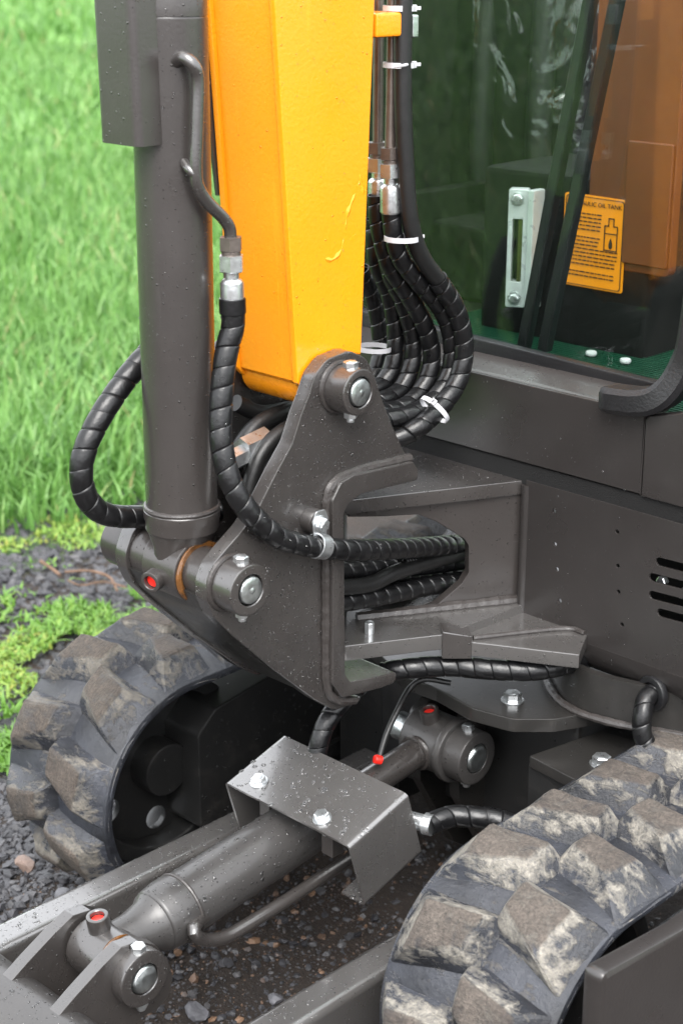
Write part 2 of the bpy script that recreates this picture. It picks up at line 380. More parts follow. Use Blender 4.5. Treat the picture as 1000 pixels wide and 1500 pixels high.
MT['grass'] = attr_mat('crop_grass', .45, [(0, (.045, .135, .022)), (.5, (.120, .265, .055)), (.86, (.205, .38, .105)), (.95, (.26, .36, .12)), (1, (.38, .36, .17))], translucent=.35)
MT['weed'] = attr_mat('weed_leaf', .5, [(0, (.07, .17, .02)), (.5, (.14, .29, .045)), (.8, (.22, .34, .06)), (1, (.34, .33, .07))], translucent=.3)
MT['twig'] = simple('dry_twig', (.13, .075, .045), .8, 0, 120, .002, var=.35)

# ------------------------------------------------------------------ the ground
def ground_mat():
    m, nt, b = new_mat('soil_and_field'); geo = nt.nodes.new('ShaderNodeNewGeometry'); co = geo.outputs['Position']
    sep = nt.nodes.new('ShaderNodeSeparateXYZ'); nt.links.new(co, sep.inputs[0])
    soil = ramp(nt, noise_f(nt, co, 9, 8, .7), [(.3, (.016, .011, .008)), (.5, (.036, .022, .014)), (.7, (.062, .035, .020))])
    grit = ramp(nt, noise_f(nt, co, 140, 5, .7), [(.35, (.010, .009, .008)), (.6, (.04, .03, .024)), (.75, (.10, .07, .05))])
    soil = mix_c(nt, .5, soil, grit)
    gr = ramp(nt, noise_f(nt, co, 2.2, 7, .7), [(.3, (.05, .13, .028)), (.7, (.10, .22, .06))])
    e = math_n(nt, 'ADD', math_n(nt, 'MULTIPLY', sep.outputs[0], -1), math_n(nt, 'MULTIPLY', noise_f(nt, co, 3, 4), .5))
    f1 = math_n(nt, 'MULTIPLY_ADD', e, 5, -5*3.45, clamp=True)
    f2 = math_n(nt, 'MULTIPLY_ADD', sep.outputs[1], 2, -2*5.2, clamp=True)
    nt.links.new(mix_c(nt, math_n(nt, 'MAXIMUM', f1, f2), soil, gr), b.inputs['Base Color']); b.inputs['Roughness'].default_value = .85
    bump(nt, b, noise_f(nt, co, 60, 8, .75), .02, 1); return m
bm = bmesh.new()
xs = sorted(set([-900, -200, -60, -20, -10] + [-6+i*.1 for i in range(56)] + [0, 5, 20, 100, 900])); ys = sorted(set([-900, -200, -50, -10, -3] + [-1+i*.1 for i in range(60)] + [6, 10, 30, 100, 900]))
def ground_z(x, y):
    near = 1 if -6 < x < 0 and -1 < y < 5 else 0
    return near*(.022*noise.noise(Vector((x*1.7, y*1.7, 0)))+.008*noise.noise(Vector((x*7, y*7, 3)))) - .012
g = [[bm.verts.new((x, y, ground_z(x, y))) for y in ys] for x in xs]
for i in range(len(xs)-1):
    for j in range(len(ys)-1): bm.faces.new((g[i][j], g[i+1][j], g[i+1][j+1], g[i][j+1]))
obj('ground', bm, ground_mat(), None, 'dark gravelly soil under the excavator running into green field', 'ground', kind='structure', ang=180)

def mesh_np(name, V, Fq, tint=None, tri=False):
    me = bpy.data.meshes.new(name); n = len(V); k = 3 if tri else 4; nf = len(Fq)
    me.vertices.add(n); me.vertices.foreach_set('co', np.asarray(V, np.float32).ravel())
    me.loops.add(nf*k); me.loops.foreach_set('vertex_index', np.asarray(Fq, np.int32).ravel())
    me.polygons.add(nf); me.polygons.foreach_set('loop_start', np.arange(0, nf*k, k, dtype=np.int32))
    me.update(calc_edges=True)
    if tint is not None:
        a = me.attributes.new('tint', 'FLOAT', 'POINT'); a.data.foreach_set('value', np.asarray(tint, np.float32))
    return me
# loose gravel: small faceted stones, uncountable
def stone_proto(seed):
    b = bmesh.new(); bmesh.ops.create_icosphere(b, subdivisions=1, radius=1)
    r = np.random.default_rng(seed); V = np.array([v.co for v in b.verts]); V *= r.uniform(.62, 1.15, (len(V), 1)); V *= np.array([1, r.uniform(.65, 1), r.uniform(.45, .8)])
    Fa = np.array([[v.index for v in f.verts] for f in b.faces]); b.free(); return V, Fa
SP = [stone_proto(s) for s in range(10)]
def scatter_stones(regions):
    Vs, Fs, Ts, off = [], [], [], 0
    for (x0, x1, y0, y1, n, rmin, rmax, tlo, thi) in regions:
        X = rng.uniform(x0, x1, n); Yy = rng.uniform(y0, y1, n)
        R_ = rmin+(rmax-rmin)*rng.random(n)**3.2; T_ = tlo+(thi-tlo)*rng.random(n)
        for x, y, r, t in zip(X, Yy, R_, T_):
            if noise.noise(Vector((x*2.3, y*2.3, 9))) < -.38 and r < .02: continue
            V, Fa = SP[rng.integers(10)]; a, c = rng.uniform(0, 6.28), rng.uniform(-.7, .7)
            Rz = np.array([[math.cos(a), -math.sin(a), 0], [math.sin(a), math.cos(a), 0], [0, 0, 1]]); Rx = np.array([[1, 0, 0], [0, math.cos(c), -math.sin(c)], [0, math.sin(c), math.cos(c)]])
            W = (V*r)@Rx.T@Rz.T; W += np.array([x, y, ground_z(x, y)+r*(.30 if r > .008 else .1)*rng.uniform(-.6, 1)]); Vs.append(W); Fs.append(Fa+off); Ts.append(np.full(len(V), t)); off += len(V)
    return np.concatenate(Vs), np.concatenate(Fs), np.concatenate(Ts)
V, Fa, T = scatter_stones([(-1.95, -1.1, .85, 1.7, 12000, .0012, .004, 0, .9), (-2.6, -1.9, .9, 1.6, 8000, .0015, .005, 0, .85), (-1.95, -1.0, .8, 2.0, 6500, .0025, .012, .05, .9), (-2.7, -1.9, .85, 1.7, 12000, .004, .017, 0, .62), (-3.6, -2.1, 1.5, 2.9, 13000, .006, .022, 0, .62), (-4.3, -2.2, .2, 1.6, 7000, .006, .02, 0, .62), (-2.2, -.4, .0, .9, 6000, .005, .016, 0, .9), (-1.0, -.3, .9, 2.2, 4000, .005, .016, 0, .9)])
me = mesh_np('gravel', V, Fa, T, True); g_o = obj('gravel', me, MT['stones'], None, 'loose dark basalt gravel with reddish bits strewn over the soil', 'gravel', kind='stuff', ang=25)
def big_stone(px, py, r, seed, label, mat):
    p = on(px, py, 'z', .01); b = bmesh.new(); bmesh.ops.create_icosphere(b, subdivisions=2, radius=1); rr = random.Random(seed)
    pl = [(Vector((rr.gauss(0, 1), rr.gauss(0, 1), rr.gauss(0, .8))).normalized(), rr.uniform(.6, .85)) for _ in range(9)]
    for v in b.verts:
        for n_, d_ in pl:
            k = v.co.dot(n_)
            if k > d_: v.co -= n_*(k-d_)
        v.co *= 1+.06*noise.noise(v.co*3+Vector((seed, 0, 0))); v.co = Vector((v.co.x*r*1.15, v.co.y*r*.85, v.co.z*r*.62))+Vector((p.x, p.y, ground_z(p.x, p.y)+r*.35))
    return obj('stone', b, mat, None, label, 'stone', 'larger stones lying among the gravel', ang=22)
st_red = simple('reddish_stone', (.15, .105, .085), .6, 0, 90, .004, var=.3); st_grey = simple('grey_stone', (.10, .10, .11), .55, 0, 90, .004, var=.3)
big_stone(38, 1265, .022, 1, 'reddish-brown flat stone on the gravel left of the far track', st_red)
big_stone(93, 1306, .019, 5, 'blue-grey stone on the soil just below the far track', st_grey)
big_stone(290, 1470, .022, 8, 'grey angular stone lying under the blade cylinder pin', st_grey)
big_stone(402, 1448, .014, 11, 'small grey stone on the brown soil between the two blade arms', st_grey)

# ------------------------------------------------------------------ crop grass, weeds, twigs
def blades(X, Yy, H_, W_, lean, seg=3, tlo=0, thi=1):
    n = len(X); a = rng.uniform(0, 2*np.pi, n); ln = lean*rng.random(n)**.7*H_; t = tlo+(thi-tlo)*np.clip(rng.normal(.5, .22, n), 0, 1)
    dx, dy = np.cos(a), np.sin(a); b = a+rng.normal(np.pi/2, .5, n); wx, wy = np.cos(b), np.sin(b); V = np.zeros((n, (seg+1)*2, 3))
    for k in range(seg+1):
        s = k/seg; w = W_*(1-s**1.6)*.5+.0004; cx = X+dx*ln*s**2; cy = Yy+dy*ln*s**2; cz = H_*(s-.35*s*s*(ln/H_))
        V[:, 2*k] = np.c_[cx-wx*w, cy-wy*w, cz]; V[:, 2*k+1] = np.c_[cx+wx*w, cy+wy*w, cz]
    base = np.arange(n)[:, None]*(seg+1)*2; F_ = np.concatenate([base+np.array([[2*k, 2*k+1, 2*k+3, 2*k+2]]) for k in range(seg)])
    return V.reshape(-1, 3), F_, np.repeat(t, (seg+1)*2)
def cat(parts):
    off = 0; Vs, Fs, Ts = [], [], []
    for V, F_, T in parts: Vs.append(V); Fs.append(F_+off); Ts.append(T); off += len(V)
    return np.concatenate(Vs), np.concatenate(Fs), np.concatenate(Ts)
def field(x0, x1, y0, y1, n, h, w, lean):
    X = rng.uniform(x0, x1, n); Yy = rng.uniform(y0, y1, n); edge = -3.36+.12*np.sin(Yy*2.1)+.07*np.sin(Yy*5.3+1); k = X < edge; X, Yy = X[k], Yy[k]; n = len(X)
    patch = np.array([noise.noise(Vector((x*.8, y*.8, 2))) for x, y in zip(X, Yy)]); H_ = h*rng.uniform(.55, 1.1, n)*(1+.25*patch)*np.clip(.45+(edge[k]-X)*1.6, .45, 1)
    return blades(X, Yy, H_, w*rng.uniform(.6, 1.2, n), lean)
gp = [field(-5.5, -3.2, 0.8, 5.5, 28000, .20, .012, .85), field(-9, -5.4, 1.5, 9, 36000, .23, .016, .85), field(-18, -8.5, 3, 18, 42000, .25, .03, .9), field(-45, -17, 6, 45, 36000, .34, .08, .8), field(-9, -3.2, -7, 1.2, 26000, .25, .018, .9), field(-30, -8, -28, 3, 20000, .3, .06, .8)]
V, F_, T = cat(gp); obj('crop_grass', mesh_np('crop_grass', V, F_, T), MT['grass'], None, 'bright green young crop grass filling the field behind the excavator', 'grass', kind='stuff', ang=180)
def weed_patch(spots):
    parts = []
    for (px, py, rx, n, h, tlo, thi) in spots:
        c = on(px, py, 'z', 0); m_ = int(n*.36); ang = rng.uniform(0, 6.28, m_); rr = rx*np.sqrt(rng.random(m_))
        X = c.x+rr*np.cos(ang)*1.3; Yy = c.y+rr*np.sin(ang)*1.0
        kk = np.array([noise.noise(Vector((x*9, y*9, 4))) > -.08 for x, y in zip(X, Yy)]); X, Yy = X[kk], Yy[kk]; m_ = len(X)
        Vv, Ff, Tt = blades(X, Yy, h*rng.uniform(.3, 1, m_), .0085*rng.uniform(.5, 1.2, m_), 1.6, 3, tlo, thi); parts.append((Vv, Ff, Tt))
    return cat(parts)
V, F_, T = weed_patch([(120, 915, .11, 2200, .034, .1, .8), (185, 892, .10, 1600, .036, .1, .7), (70, 925, .09, 700, .03, .2, .8), (55, 965, .13, 2600, .022, .5, 1), (15, 985, .11, 1800, .022, .5, 1), (110, 950, .08, 800, .026, .3, 1), (15, 1100, .08, 1500, .045, 0, .55), (-30, 1070, .12, 1500, .04, .1, .7), (50, 783, .14, 1500, .022, .5, 1), (150, 778, .14, 1800, .03, .4, .95), (240, 775, .14, 1600, .04, .3, .8), (-40, 785, .14, 1200, .022, .6, 1), (330, 780, .2, 1500, .05, .2, .8), (-60, 890, .12, 900, .04, .2, .9), (90, 878, .2, 160, .03, .2, .8), (20, 850, .2, 90, .03, .2, .8)])
obj('weeds', mesh_np('weeds', V, F_, T), MT['weed'], None, 'low yellow-green weeds growing on the gravel verge beside the far track', 'weeds', kind='stuff', ang=180)
for i, (P, lab) in enumerate([([(60, 822), (75, 832), (88, 842)], 'short straw-coloured stalk on the dark gravel verge'), ([(95, 838), (130, 836), (160, 845), (172, 865)], 'curved dry brown twig lying on the gravel verge'), ([(100, 850), (120, 858), (150, 852), (185, 860)], 'thin dry twig half buried in the dark gravel verge')]):
    obj('twig', tube([on(a, b, 'z', .02+.004*i) for a, b in P], .004-.001*i, .02, 6), MT['twig'], None, lab, 'twig', 'dry twigs on the gravel verge')

# ================================================================== the excavator (forward is -Y, its left side is +X)
EX = bpy.data.objects.new('mini_excavator', None); EX.location = BASE; link(EX)
EX['label'] = 'dark grey and yellow mini excavator on muddy rubber tracks'; EX['category'] = 'excavator'
XN = -1.44                        # outer face of the near plate of the swing post
XC = -1.53                        # centre plane of boom and swing post
PB = on(368, 865, 'x', -1.40); PA = on(528, 575, 'x', -1.40)      # lower and upper pin ends

def bolt_part(parent, o, d, r=.0085, L=.007, shank=0, name='bolt', washer=True, rot=.2, mat='zinc'):
    bm = bmesh.new(); o = Vector(o); d = Vector(d).normalized()
    if washer: drum(o, d, r*1.28, .0022, .0006, 20, bm); o = o+d*.0022
    hexa(o, d, r, L, bm, rot=rot)
    drum(o+d*L, d, r*.62, .0006, .0003, 16, bm)
    if shank: drum(o-d*shank, d, r*.55, shank, .0003, 14, bm)
    return obj(name, bm, MT[mat], parent)
def nut_part(parent, o, d, r=.0085, mat='zinc'):
    bm = hexa(o, d, r, .008, rot=.5); drum(Vector(o)+Vector(d).normalized()*.008, d, r*.6, .005, .001, 14, bm)
    return obj('nut', bm, MT[mat], parent)
def drops_on(src, n, rmin, rmax, zmin=-.2, flat=.45, seed=0, xmin=None):
    """water drops standing on a part: one joined mesh of small domes"""
    me = src.data; me.calc_loop_triangles(); V = np.array([v.co for v in me.vertices]); T = np.array([t.vertices for t in me.loop_triangles])
    a, b, c = V[T[:, 0]], V[T[:, 1]], V[T[:, 2]]; nn = np.cross(b-a, c-a); A = np.linalg.norm(nn, axis=1); nn /= np.maximum(A, 1e-12)[:, None]
    tocam = np.array(CC)-(a+b+c)/3; vis = (nn*tocam).sum(1) > 0
    w = A*vis*np.where(nn[:, 2] > zmin, 1, 0)
    if w.sum() <= 0: return
    r_ = np.random.default_rng(seed); idx = r_.choice(len(T), n, p=w/w.sum()); u = r_.random(n); v = r_.random(n); f = u+v > 1; u[f] = 1-u[f]; v[f] = 1-v[f]
    P = a[idx]+(b-a)[idx]*u[:, None]+(c-a)[idx]*v[:, None]; Nn = nn[idx]; R_ = rmin+(rmax-rmin)*r_.random(n)**3
    k = 7; Vs, Fs, off = [], [], 0
    for p, q, rr in zip(P, Nn, R_):
        q = Vector(q); x_, y_, _ = frame_of(q); x_ = np.array(x_)*r_.uniform(.8, 1.25); y_ = np.array(y_)*r_.uniform(.8, 1.25); q = np.array(q); ph = r_.random()*6
        for (h, s) in ((-.1, 1), (.55, .82), (.9, .42)):
            for j in range(k):
                t = ph+j*2*math.pi/k; Vs.append(p+(x_*math.cos(t)+y_*math.sin(t))*rr*s+q*rr*flat*h)
        Vs.append(p+q*rr*flat)
        for lv in range(2):
            for j in range(k):
                j2 = (j+1) % k; Fs.append((off+lv*k+j, off+lv*k+j2, off+(lv+1)*k+j2)); Fs.append((off+lv*k+j, off+(lv+1)*k+j2, off+(lv+1)*k+j))
        for j in range(k): Fs.append((off+2*k+j, off+2*k+(j+1) % k, off+3*k))
        off += 3*k+1
    o = obj('water_drops', mesh_np('water_drops', np.array(Vs), np.array(Fs), None, True), MT['water'], src if src.parent is EX else src.parent, kind='stuff', ang=80)
    return o
def weld(P, r, parent, mat='weld', smooth=True):
    Q = path(P, .004)[0] if smooth else P
    return obj('weld_bead', tube(Q, lambda t: r*(1+.05*math.sin(t*len(Q)*1.3)+.06*math.sin(t*len(Q)*.37)), n=8, smooth=False), MT[mat], parent)
def grease_port(parent, o, d, r=.0145, L=.026, ring_mat='grey'):
    o = Vector(o); d = Vector(d).normalized()
    p = obj('grease_port', ring(o, d, r, r*.62, L, .002, 24), MT[ring_mat], parent)
    obj('red_plug', drum(o+d*(L-.012), d, r*.60, .006, .0015, 18), MT['red'], p if p.parent is EX else parent)
    return p

# ------------------------------------------------------------------ swing post
near_out = [(302, 858), (312, 828), (330, 806), (358, 774), (382, 738), (406, 690), (428, 650), (441, 608), (452, 580), (461, 550), (479, 526), (512, 513), (537, 525), (549, 550), (558, 580), (573, 620), (592, 662), (612, 688),
            (520, 702), (497, 716), (486, 742), (487, 1000), (503, 1020), (530, 1021), (524, 1030), (490, 1041), (462, 1026), (400, 981), (340, 931), (314, 905), (303, 880)]
post = obj('swing_post', plate_x([near_out], XN, .023, .03, .002), MT['grey_wet'], EX)
obj('far_plate', plate_x([[(302, 858), (312, 828), (330, 806), (358, 774), (382, 738), (406, 690), (428, 650), (441, 608), (452, 580), (461, 550), (479, 526), (512, 513), (537, 525), (549, 550), (558, 580), (573, 620), (592, 662), (560, 720), (487, 760), (487, 1000), (503, 1020), (530, 1021), (524, 1030), (490, 1041), (462, 1026), (400, 981), (340, 931), (314, 905), (303, 880)]], -1.60, .023, .03, .002, trace_x=XN), MT['grey_wet'], post)
def yz(px, py, x): p = on(px, py, 'x', x); return (p.y, p.z)
strip = [(606, 676), (520, 695), (500, 707), (487, 734), (487, 1002), (502, 1023), (560, 1008), (579, 1000), (582, 984), (560, 990), (514, 999), (506, 988), (504, 752), (511, 738), (530, 724), (612, 704), (613, 690)]
obj('lug_plate', extrude_x(fillet([yz(a, b, -1.425) for a, b in strip], .008), -1.425, -1.612, .0025), MT['grey_wet'], post)
weld([on(a, b, 'x', -1.437) for a, b in [(600, 671), (560, 680), (516, 692), (490, 706), (478, 732), (477, 800), (477, 900), (478, 1000), (492, 1024), (520, 1026)]], .0065, post)
# lower closing plate between the two side plates
belly = [yz(a, b, XN) for a, b in [(306, 880), (318, 905), (344, 929), (402, 977), (462, 1020), (488, 1033), (492, 1022), (466, 1008), (408, 964), (350, 915), (326, 893), (316, 876)]]
obj('belly_plate', extrude_x(belly, -1.463, -1.60, .001), MT['frame'], post)  # darker than the post: shade under it put into the paint colour
for nm, P, r1 in (('pin_boss', PB, .0345), ('pin_boss', PA, .0310)):
    b_ = obj(nm, ring((XN-.004, P.y, P.z), (1, 0, 0), r1, .0205, .044, .003, 40), MT['grey_wet'], post)
    obj('pin_boss', ring((-1.62+.004-.046, P.y, P.z), (1, 0, 0), r1, .0185, .046, .003, 32), MT['grey'], post)
    obj('pin', lathe([(0, 0), (0, .0188), (.249, .0188), (.2530, .0172), (.2545, .0125), (.2540, .0060), (.2550, .0035), (.2550, 0)], (-1.652, P.y, P.z), (1, 0, 0), 36), MT['pin'], post)
    weld([Vector((XN+.001, P.y+math.cos(t)*(r1+.001), P.z+math.sin(t)*(r1+.001))) for t in np.linspace(0, 2*math.pi, 30)], .004, post)
    bolt_part(post, (XN+.022, P.y, P.z+r1-.001), (0, 0, 1), .0098, .008, washer=False)
    nut_part(post, (XN+.022, P.y, P.z-r1+.001), (0, 0, -1), .0088)
# spacer tubes and grease round the lower pin
obj('spacer_tube', ring((-1.495, PB.y, PB.z), (1, 0, 0), .034, .017, .034, .002), MT['grey'], post)
obj('spacer_tube', ring((-1.60, PB.y, PB.z), (1, 0, 0), .034, .017, .036, .002), MT['grey'], post)
# clamp boss with P-clip
cb = on(452, 760, 'x', XN)
obj('clip_boss', drum((XN-.002, cb.y, cb.z), (1, 0, 0), .017, .022, .004, 24), MT['grey_wet'], post)

# ------------------------------------------------------------------ boom cylinder
cyl_o = Vector((XC, PB.y, PB.z)); ct = on(247, 18, 'x', XC); cd = (ct-cyl_o).normalized(); CL = (ct-cyl_o).length
bc = obj('boom_cylinder', lathe([(.05, 0), (.05, .0465), (.052, .0475), (.062, .0475), (.066, .0490), (.076, .0490), (.080, .0458), (CL-.006, .0458), (CL-.004, .0446), (CL-.0035, .0446), (CL-.003, .0456), (CL+.018, .0456), (CL+.021, .0435), (CL+.021, .022), (CL+.012, .020), (CL+.012, 0)], cyl_o, cd, 56), MT['grey'], EX)
weld([cyl_o+cd*.0805+(Vector((1, 0, 0))*math.cos(t)+Vector((0, 1, 0))*math.sin(t))*.0462 for t in np.linspace(0, 2*math.pi, 40)], .0035, bc)
bm = drum(Vector((XC-.033, PB.y, PB.z)), (1, 0, 0), .0435, .066, .003, 44)
obj('eye', bm, MT['grey'], bc)
obj('neck', loft([[cyl_o+cd*h+Vector((math.cos(t)*a, math.sin(t)*b_, 0)) for t in np.linspace(0, 2*math.pi, 28)[:-1]] for h, a, b_ in ((.0, .032, .040), (.03, .034, .041), (.052, .046, .046))]), MT['grey'], bc)
obj('grease_smear', ring((XC+.0335, PB.y, PB.z), (1, 0, 0), .0405, .02, .004, .0015, 40), MT['grease'], bc)
obj('grease_smear', tube([Vector((XC+.036, PB.y+math.cos(t)*.038, PB.z+math.sin(t)*.038)) for t in np.linspace(2.2, 5.2, 20)], lambda t: .0045*math.sin(math.pi*t)+.0006, n=8, smooth=False), MT['grease'], bc)
gp_ = Vector((XC-.01, PB.y-.0435*.80, PB.z-.0435*.25)); grease_port(bc, gp_+Vector((0, .012, .003)), (.25, -.95, -.1), .0145, .034)
obj('rod', lathe([(CL-.02, .0195), (CL+.35, .0195), (CL+.35, 0)], cyl_o, cd, 32), MT['chrome'], bc)
# rod guard: folded sheet round the top of the cylinder, open at the back
gy = PB.y-.068
gq = [on(145, 206, 'y', gy), on(202, 216, 'y', gy)]
gx0, gx1, gz = gq[0].x, gq[1].x, gq[1].z
lean = (on(133, 0, 'y', gy).x-gx0)/(on(133, 0, 'y', gy).z-gz)
gye = on(256, 214, 'x', gx1).y
out = [(gx0, gye), (gx0, gy), (gx1, gy), (gx1+.0005, gye)]
def folded(outl, r, th, z0, z1, ln):
    o2 = []
    P = [Vector((a, b, 0)) for a, b in outl]; Q = [P[0]]
    for i in range(1, len(P)-1):
        u = (P[i-1]-P[i]); v = (P[i+1]-P[i]); t = min(r, u.length*.45, v.length*.45); u.normalize(); v.normalize()
        for k in range(6): s = k/5; Q.append((1-s)**2*(P[i]+u*t)+2*s*(1-s)*P[i]+s*s*(P[i]+v*t))
    Q.append(P[-1]); In = []
    for i, q in enumerate(Q):
        d = (Q[min(i+1, len(Q)-1)]-Q[max(i-1, 0)]).normalized(); In.append(q+Vector((-d.y, d.x, 0))*th)
    L = Q+In[::-1]
    return loft([[p+Vector((ln*(z-z0), 0, z)) for p in L] for z in (z0, z0+.002, (z0+z1)/2, z1)])
guard_rod = obj('rod_guard', folded(out, .012, .003, gz, gz+.42, lean), MT['grey'], bc)
# hard pipe on its near side
pipe_x = XC+.062
pp = [on(257, 92, 'x', pipe_x-.028), on(268, 84, 'x', pipe_x-.012), on(283, 95, 'x', pipe_x), on(290, 118, 'x', pipe_x), on(289, 180, 'x', pipe_x), on(287, 250, 'x', pipe_x), on(291, 275, 'x', pipe_x), on(306, 298, 'x', pipe_x), on(326, 318, 'x', pipe_x), on(336, 333, 'x', pipe_x), on(338, 350, 'x', pipe_x)]
obj('hard_pipe', tube(pp, .0078, .005, 18), MT['grey_wet'], bc)
obj('pipe_clip', tube([on(270, 238, 'x', pipe_x-.02), on(276, 247, 'x', pipe_x-.006), on(284, 255, 'x', pipe_x)], .0055, .004, 12), MT['grey_wet'], bc)

def fitting(parent, p, d, r=.0135, grey_nut=True, sc=1.0):
    """union nut, hex and crimped ferrule stacked along d; returns where the hose starts"""
    d = Vector(d).normalized(); p = Vector(p)
    if grey_nut:
        obj('union_nut', hexa(p, d, r*1.12, .017*sc, rot=.3), MT['steel'], parent); obj('stub', drum(p+d*.017*sc, d, r*.92, .006*sc, .0005, 20), MT['steel'], parent); p = p+d*.022*sc
    obj('hex_nut', hexa(p, d, r*1.22, .020*sc, rot=.3), MT['zinc'], parent)
    obj('ferrule', lathe([(0, 0), (0, r*.72), (.008*sc, r*.72), (.010*sc, r*.95), (.014*sc, r*1.14), (.047*sc, r*1.16), (.05*sc, r*1.0), (.05*sc, 0)], p+d*.020*sc, d, 10), MT['zinc'], parent)
    return p+d*.066*sc
def cable_tie(p, d, r, head=0, parent=None, w=.0034):
    """closed strap of radius r round direction d with its ratchet head and tail"""
    u, v, d = frame_of(d); p = Vector(p); n = 28; S = []
    for k in range(n):
        t = 2*math.pi*k/n; q = u*math.cos(t)+v*math.sin(t); S.append([p+q*(r+.0003)-d*w, p+q*(r+.0003)+d*w, p+q*(r+.0015)+d*w, p+q*(r+.0015)-d*w])
    bm = bmesh.new(); R = [[bm.verts.new(x) for x in s] for s in S]
    for i in range(n):
        A, B = R[i], R[(i+1) % n]
        for k in range(4): bm.faces.new((A[k], A[(k+1) % 4], B[(k+1) % 4], B[k]))
    o = obj('cable_tie', bm, MT['tie'], parent)
    q = u*math.cos(head)+v*math.sin(head); tg = -u*math.sin(head)+v*math.cos(head)
    M = Matrix((( *q, 0), (*tg, 0), (*d, 0), (0, 0, 0, 1))).transposed()
    bm = box(p+q*(r+.0035), (.006, .0065, .0085), .0008, M); box(p+q*(r+.009)+tg*.001, (.012, .0018, .0045), .0003, M, bm)
    obj('tie_head', bm, MT['tie'], o if o.parent is EX else parent)
    return o
hose_n = [0]
def hose(P, r=.0142, wrap=True, pitch=.025):
    hose_n[0] += 1
    bm = spiral(P, r, pitch, seed=hose_n[0]) if wrap else tube(P, r, .006, 18)
    return obj('hydraulic_hose', bm, MT['hose'] if wrap else MT['rubber_hose'], EX, ang=50)

# ------------------------------------------------------------------ boom
bx0, bx1 = -1.592, -1.466
bo = [yz(a, b, bx1) for a, b in [(436, 562), (402, 0)]]; bi = [yz(a, b, bx1) for a, b in [(549, 0), (529, 520)]]
def up(a, b, z): t = (z-a[1])/(b[1]-a[1]); return (a[0]+(b[0]-a[0])*t, z)
ztop = 1.85
f_bot, f_top = bo[0], up(bo[0], bo[1], ztop); b_top, b_bot = up(bi[1], bi[0], ztop), bi[1]
foot = [f_bot, (f_bot[0]+.012, f_bot[1]-.012), (f_bot[0]+.05, f_bot[1]-.024), (PA.y+.02, PA.z-.035), (PA.y+.05, PA.z-.01), (PA.y+.052, PA.z+.03), b_bot]
side = fillet([f_top]+foot+[b_top], .003)
boom = obj('boom', plate([side], (bx1, 0, 0), (0, 1, 0), (0, 0, 1), .010, .0022), MT['yellow'], EX)
obj('side_plate', plate([side], (bx0+.010, 0, 0), (0, 1, 0), (0, 0, 1), .010, .0022), MT['yellow'], boom)
ins = .006
core = [(f_top[0]+ins, f_top[1]), (f_bot[0]+ins, f_bot[1]), (f_bot[0]+.018, f_bot[1]-.010), (f_bot[0]+.053, f_bot[1]-.020), (PA.y+.02, PA.z-.030), (PA.y+.044, PA.z-.008), (b_bot[0]-.01, b_bot[1]), (b_top[0]-.012, b_top[1])]
obj('box_section', extrude_x(core, bx1-.0095, bx0+.0095, .001), MT['yellow'], boom)
weld([Vector((bx1-.011, up(f_bot, f_top, z)[0]+ins, z)) for z in np.linspace(f_bot[1], 1.6, 60)], .0035, boom, 'yweld_highlight')
obj('foot_hub', drum((bx0+.001, PA.y, PA.z), (1, 0, 0), .034, bx1-bx0-.002, .003, 44), MT['yellow'], boom)
weld([on(a, b, 'x', bx1-.0108) for a, b in [(468, 378), (478, 379), (490, 366), (496, 340), (500, 312), (508, 290), (516, 270), (519, 255)]], .0114, boom, 'yweld_highlight')  # no weld here: low bead shaped to stand in for a wet highlight
weld([on(a, b, 'x', bx1-.0096) for a, b in [(519, 255), (523, 275), (525, 300)]], .0100, boom, 'yweld_highlight')  # upper end of the bead that stands in for the wet highlight
gs = [(-1.6, up(f_bot, f_top, 1.19)[0]+.004, 1.19), (-1.6, up(f_bot, f_top, 1.19)[0]-.018, 1.6)]
obj('edge_strip', plate([[(up(f_bot, f_top, 1.18)[0]+.01, 1.18), (up(f_bot, f_top, 1.18)[0]-.001, 1.18), (up(f_bot, f_top, 1.8)[0]-.034, 1.8), (up(f_bot, f_top, 1.8)[0]+.02, 1.8)]], (bx0-.001, 0, 0), (0, 1, 0), (0, 0, 1), .006, .001), MT['grey'], boom)
br0 = on(546, 22, 'x', bx1-.012); br1 = on(580, 50, 'x', bx1-.012)
obj('hose_bracket', box(((bx1-.028), (br0.y+br1.y)/2, (br0.z+br1.z)/2), (.05, abs(br1.y-br0.y)+.006, .030), .004), MT['yellow'], boom)
cl_ = on(603, 38, 'x', bx1-.02); obj('bracket_bolt', box((bx1-.02, cl_.y-.001, cl_.z), (.016, .012, .028), .002), MT['zinc'], boom)

# ------------------------------------------------------------------ pipes and hoses behind the boom
ez = (0, 0, -1)
P1 = [on(554, -60, 'x', -1.535), on(554, 60, 'x', -1.535), on(553, 208, 'x', -1.535)]
P2 = [on(574, -60, 'x', -1.495), on(574, 60, 'x', -1.495), on(571, 216, 'x', -1.495)]
for P in (P1, P2):
    o = obj('steel_pipe', tube(P, .0072, .02, 16), MT['steel'], EX); fitting(o, P[-1], (0, .03, -1), .0125, True, .95)
def H(lst, x, dx=0): return [on(a, b, 'x', x+dx*i) for i, (a, b) in enumerate(lst)]
ha = hose(H([(592, -60), (590, 40), (590, 150), (594, 250), (601, 325), (617, 375), (645, 415), (668, 455), (679, 505), (672, 553), (650, 590), (618, 622)], -1.475)+[on(585, 641, 'x', -1.49), on(545, 655, 'x', -1.51), on(500, 660, 'x', -1.53)], .0118, False)
hb = hose(H([(572, 283), (574, 330), (585, 375), (612, 412), (643, 448), (660, 490), (660, 540), (640, 580), (605, 605)], -1.497)+[on(560, 615, 'x', -1.51), on(510, 620, 'x', -1.53)], .0130)
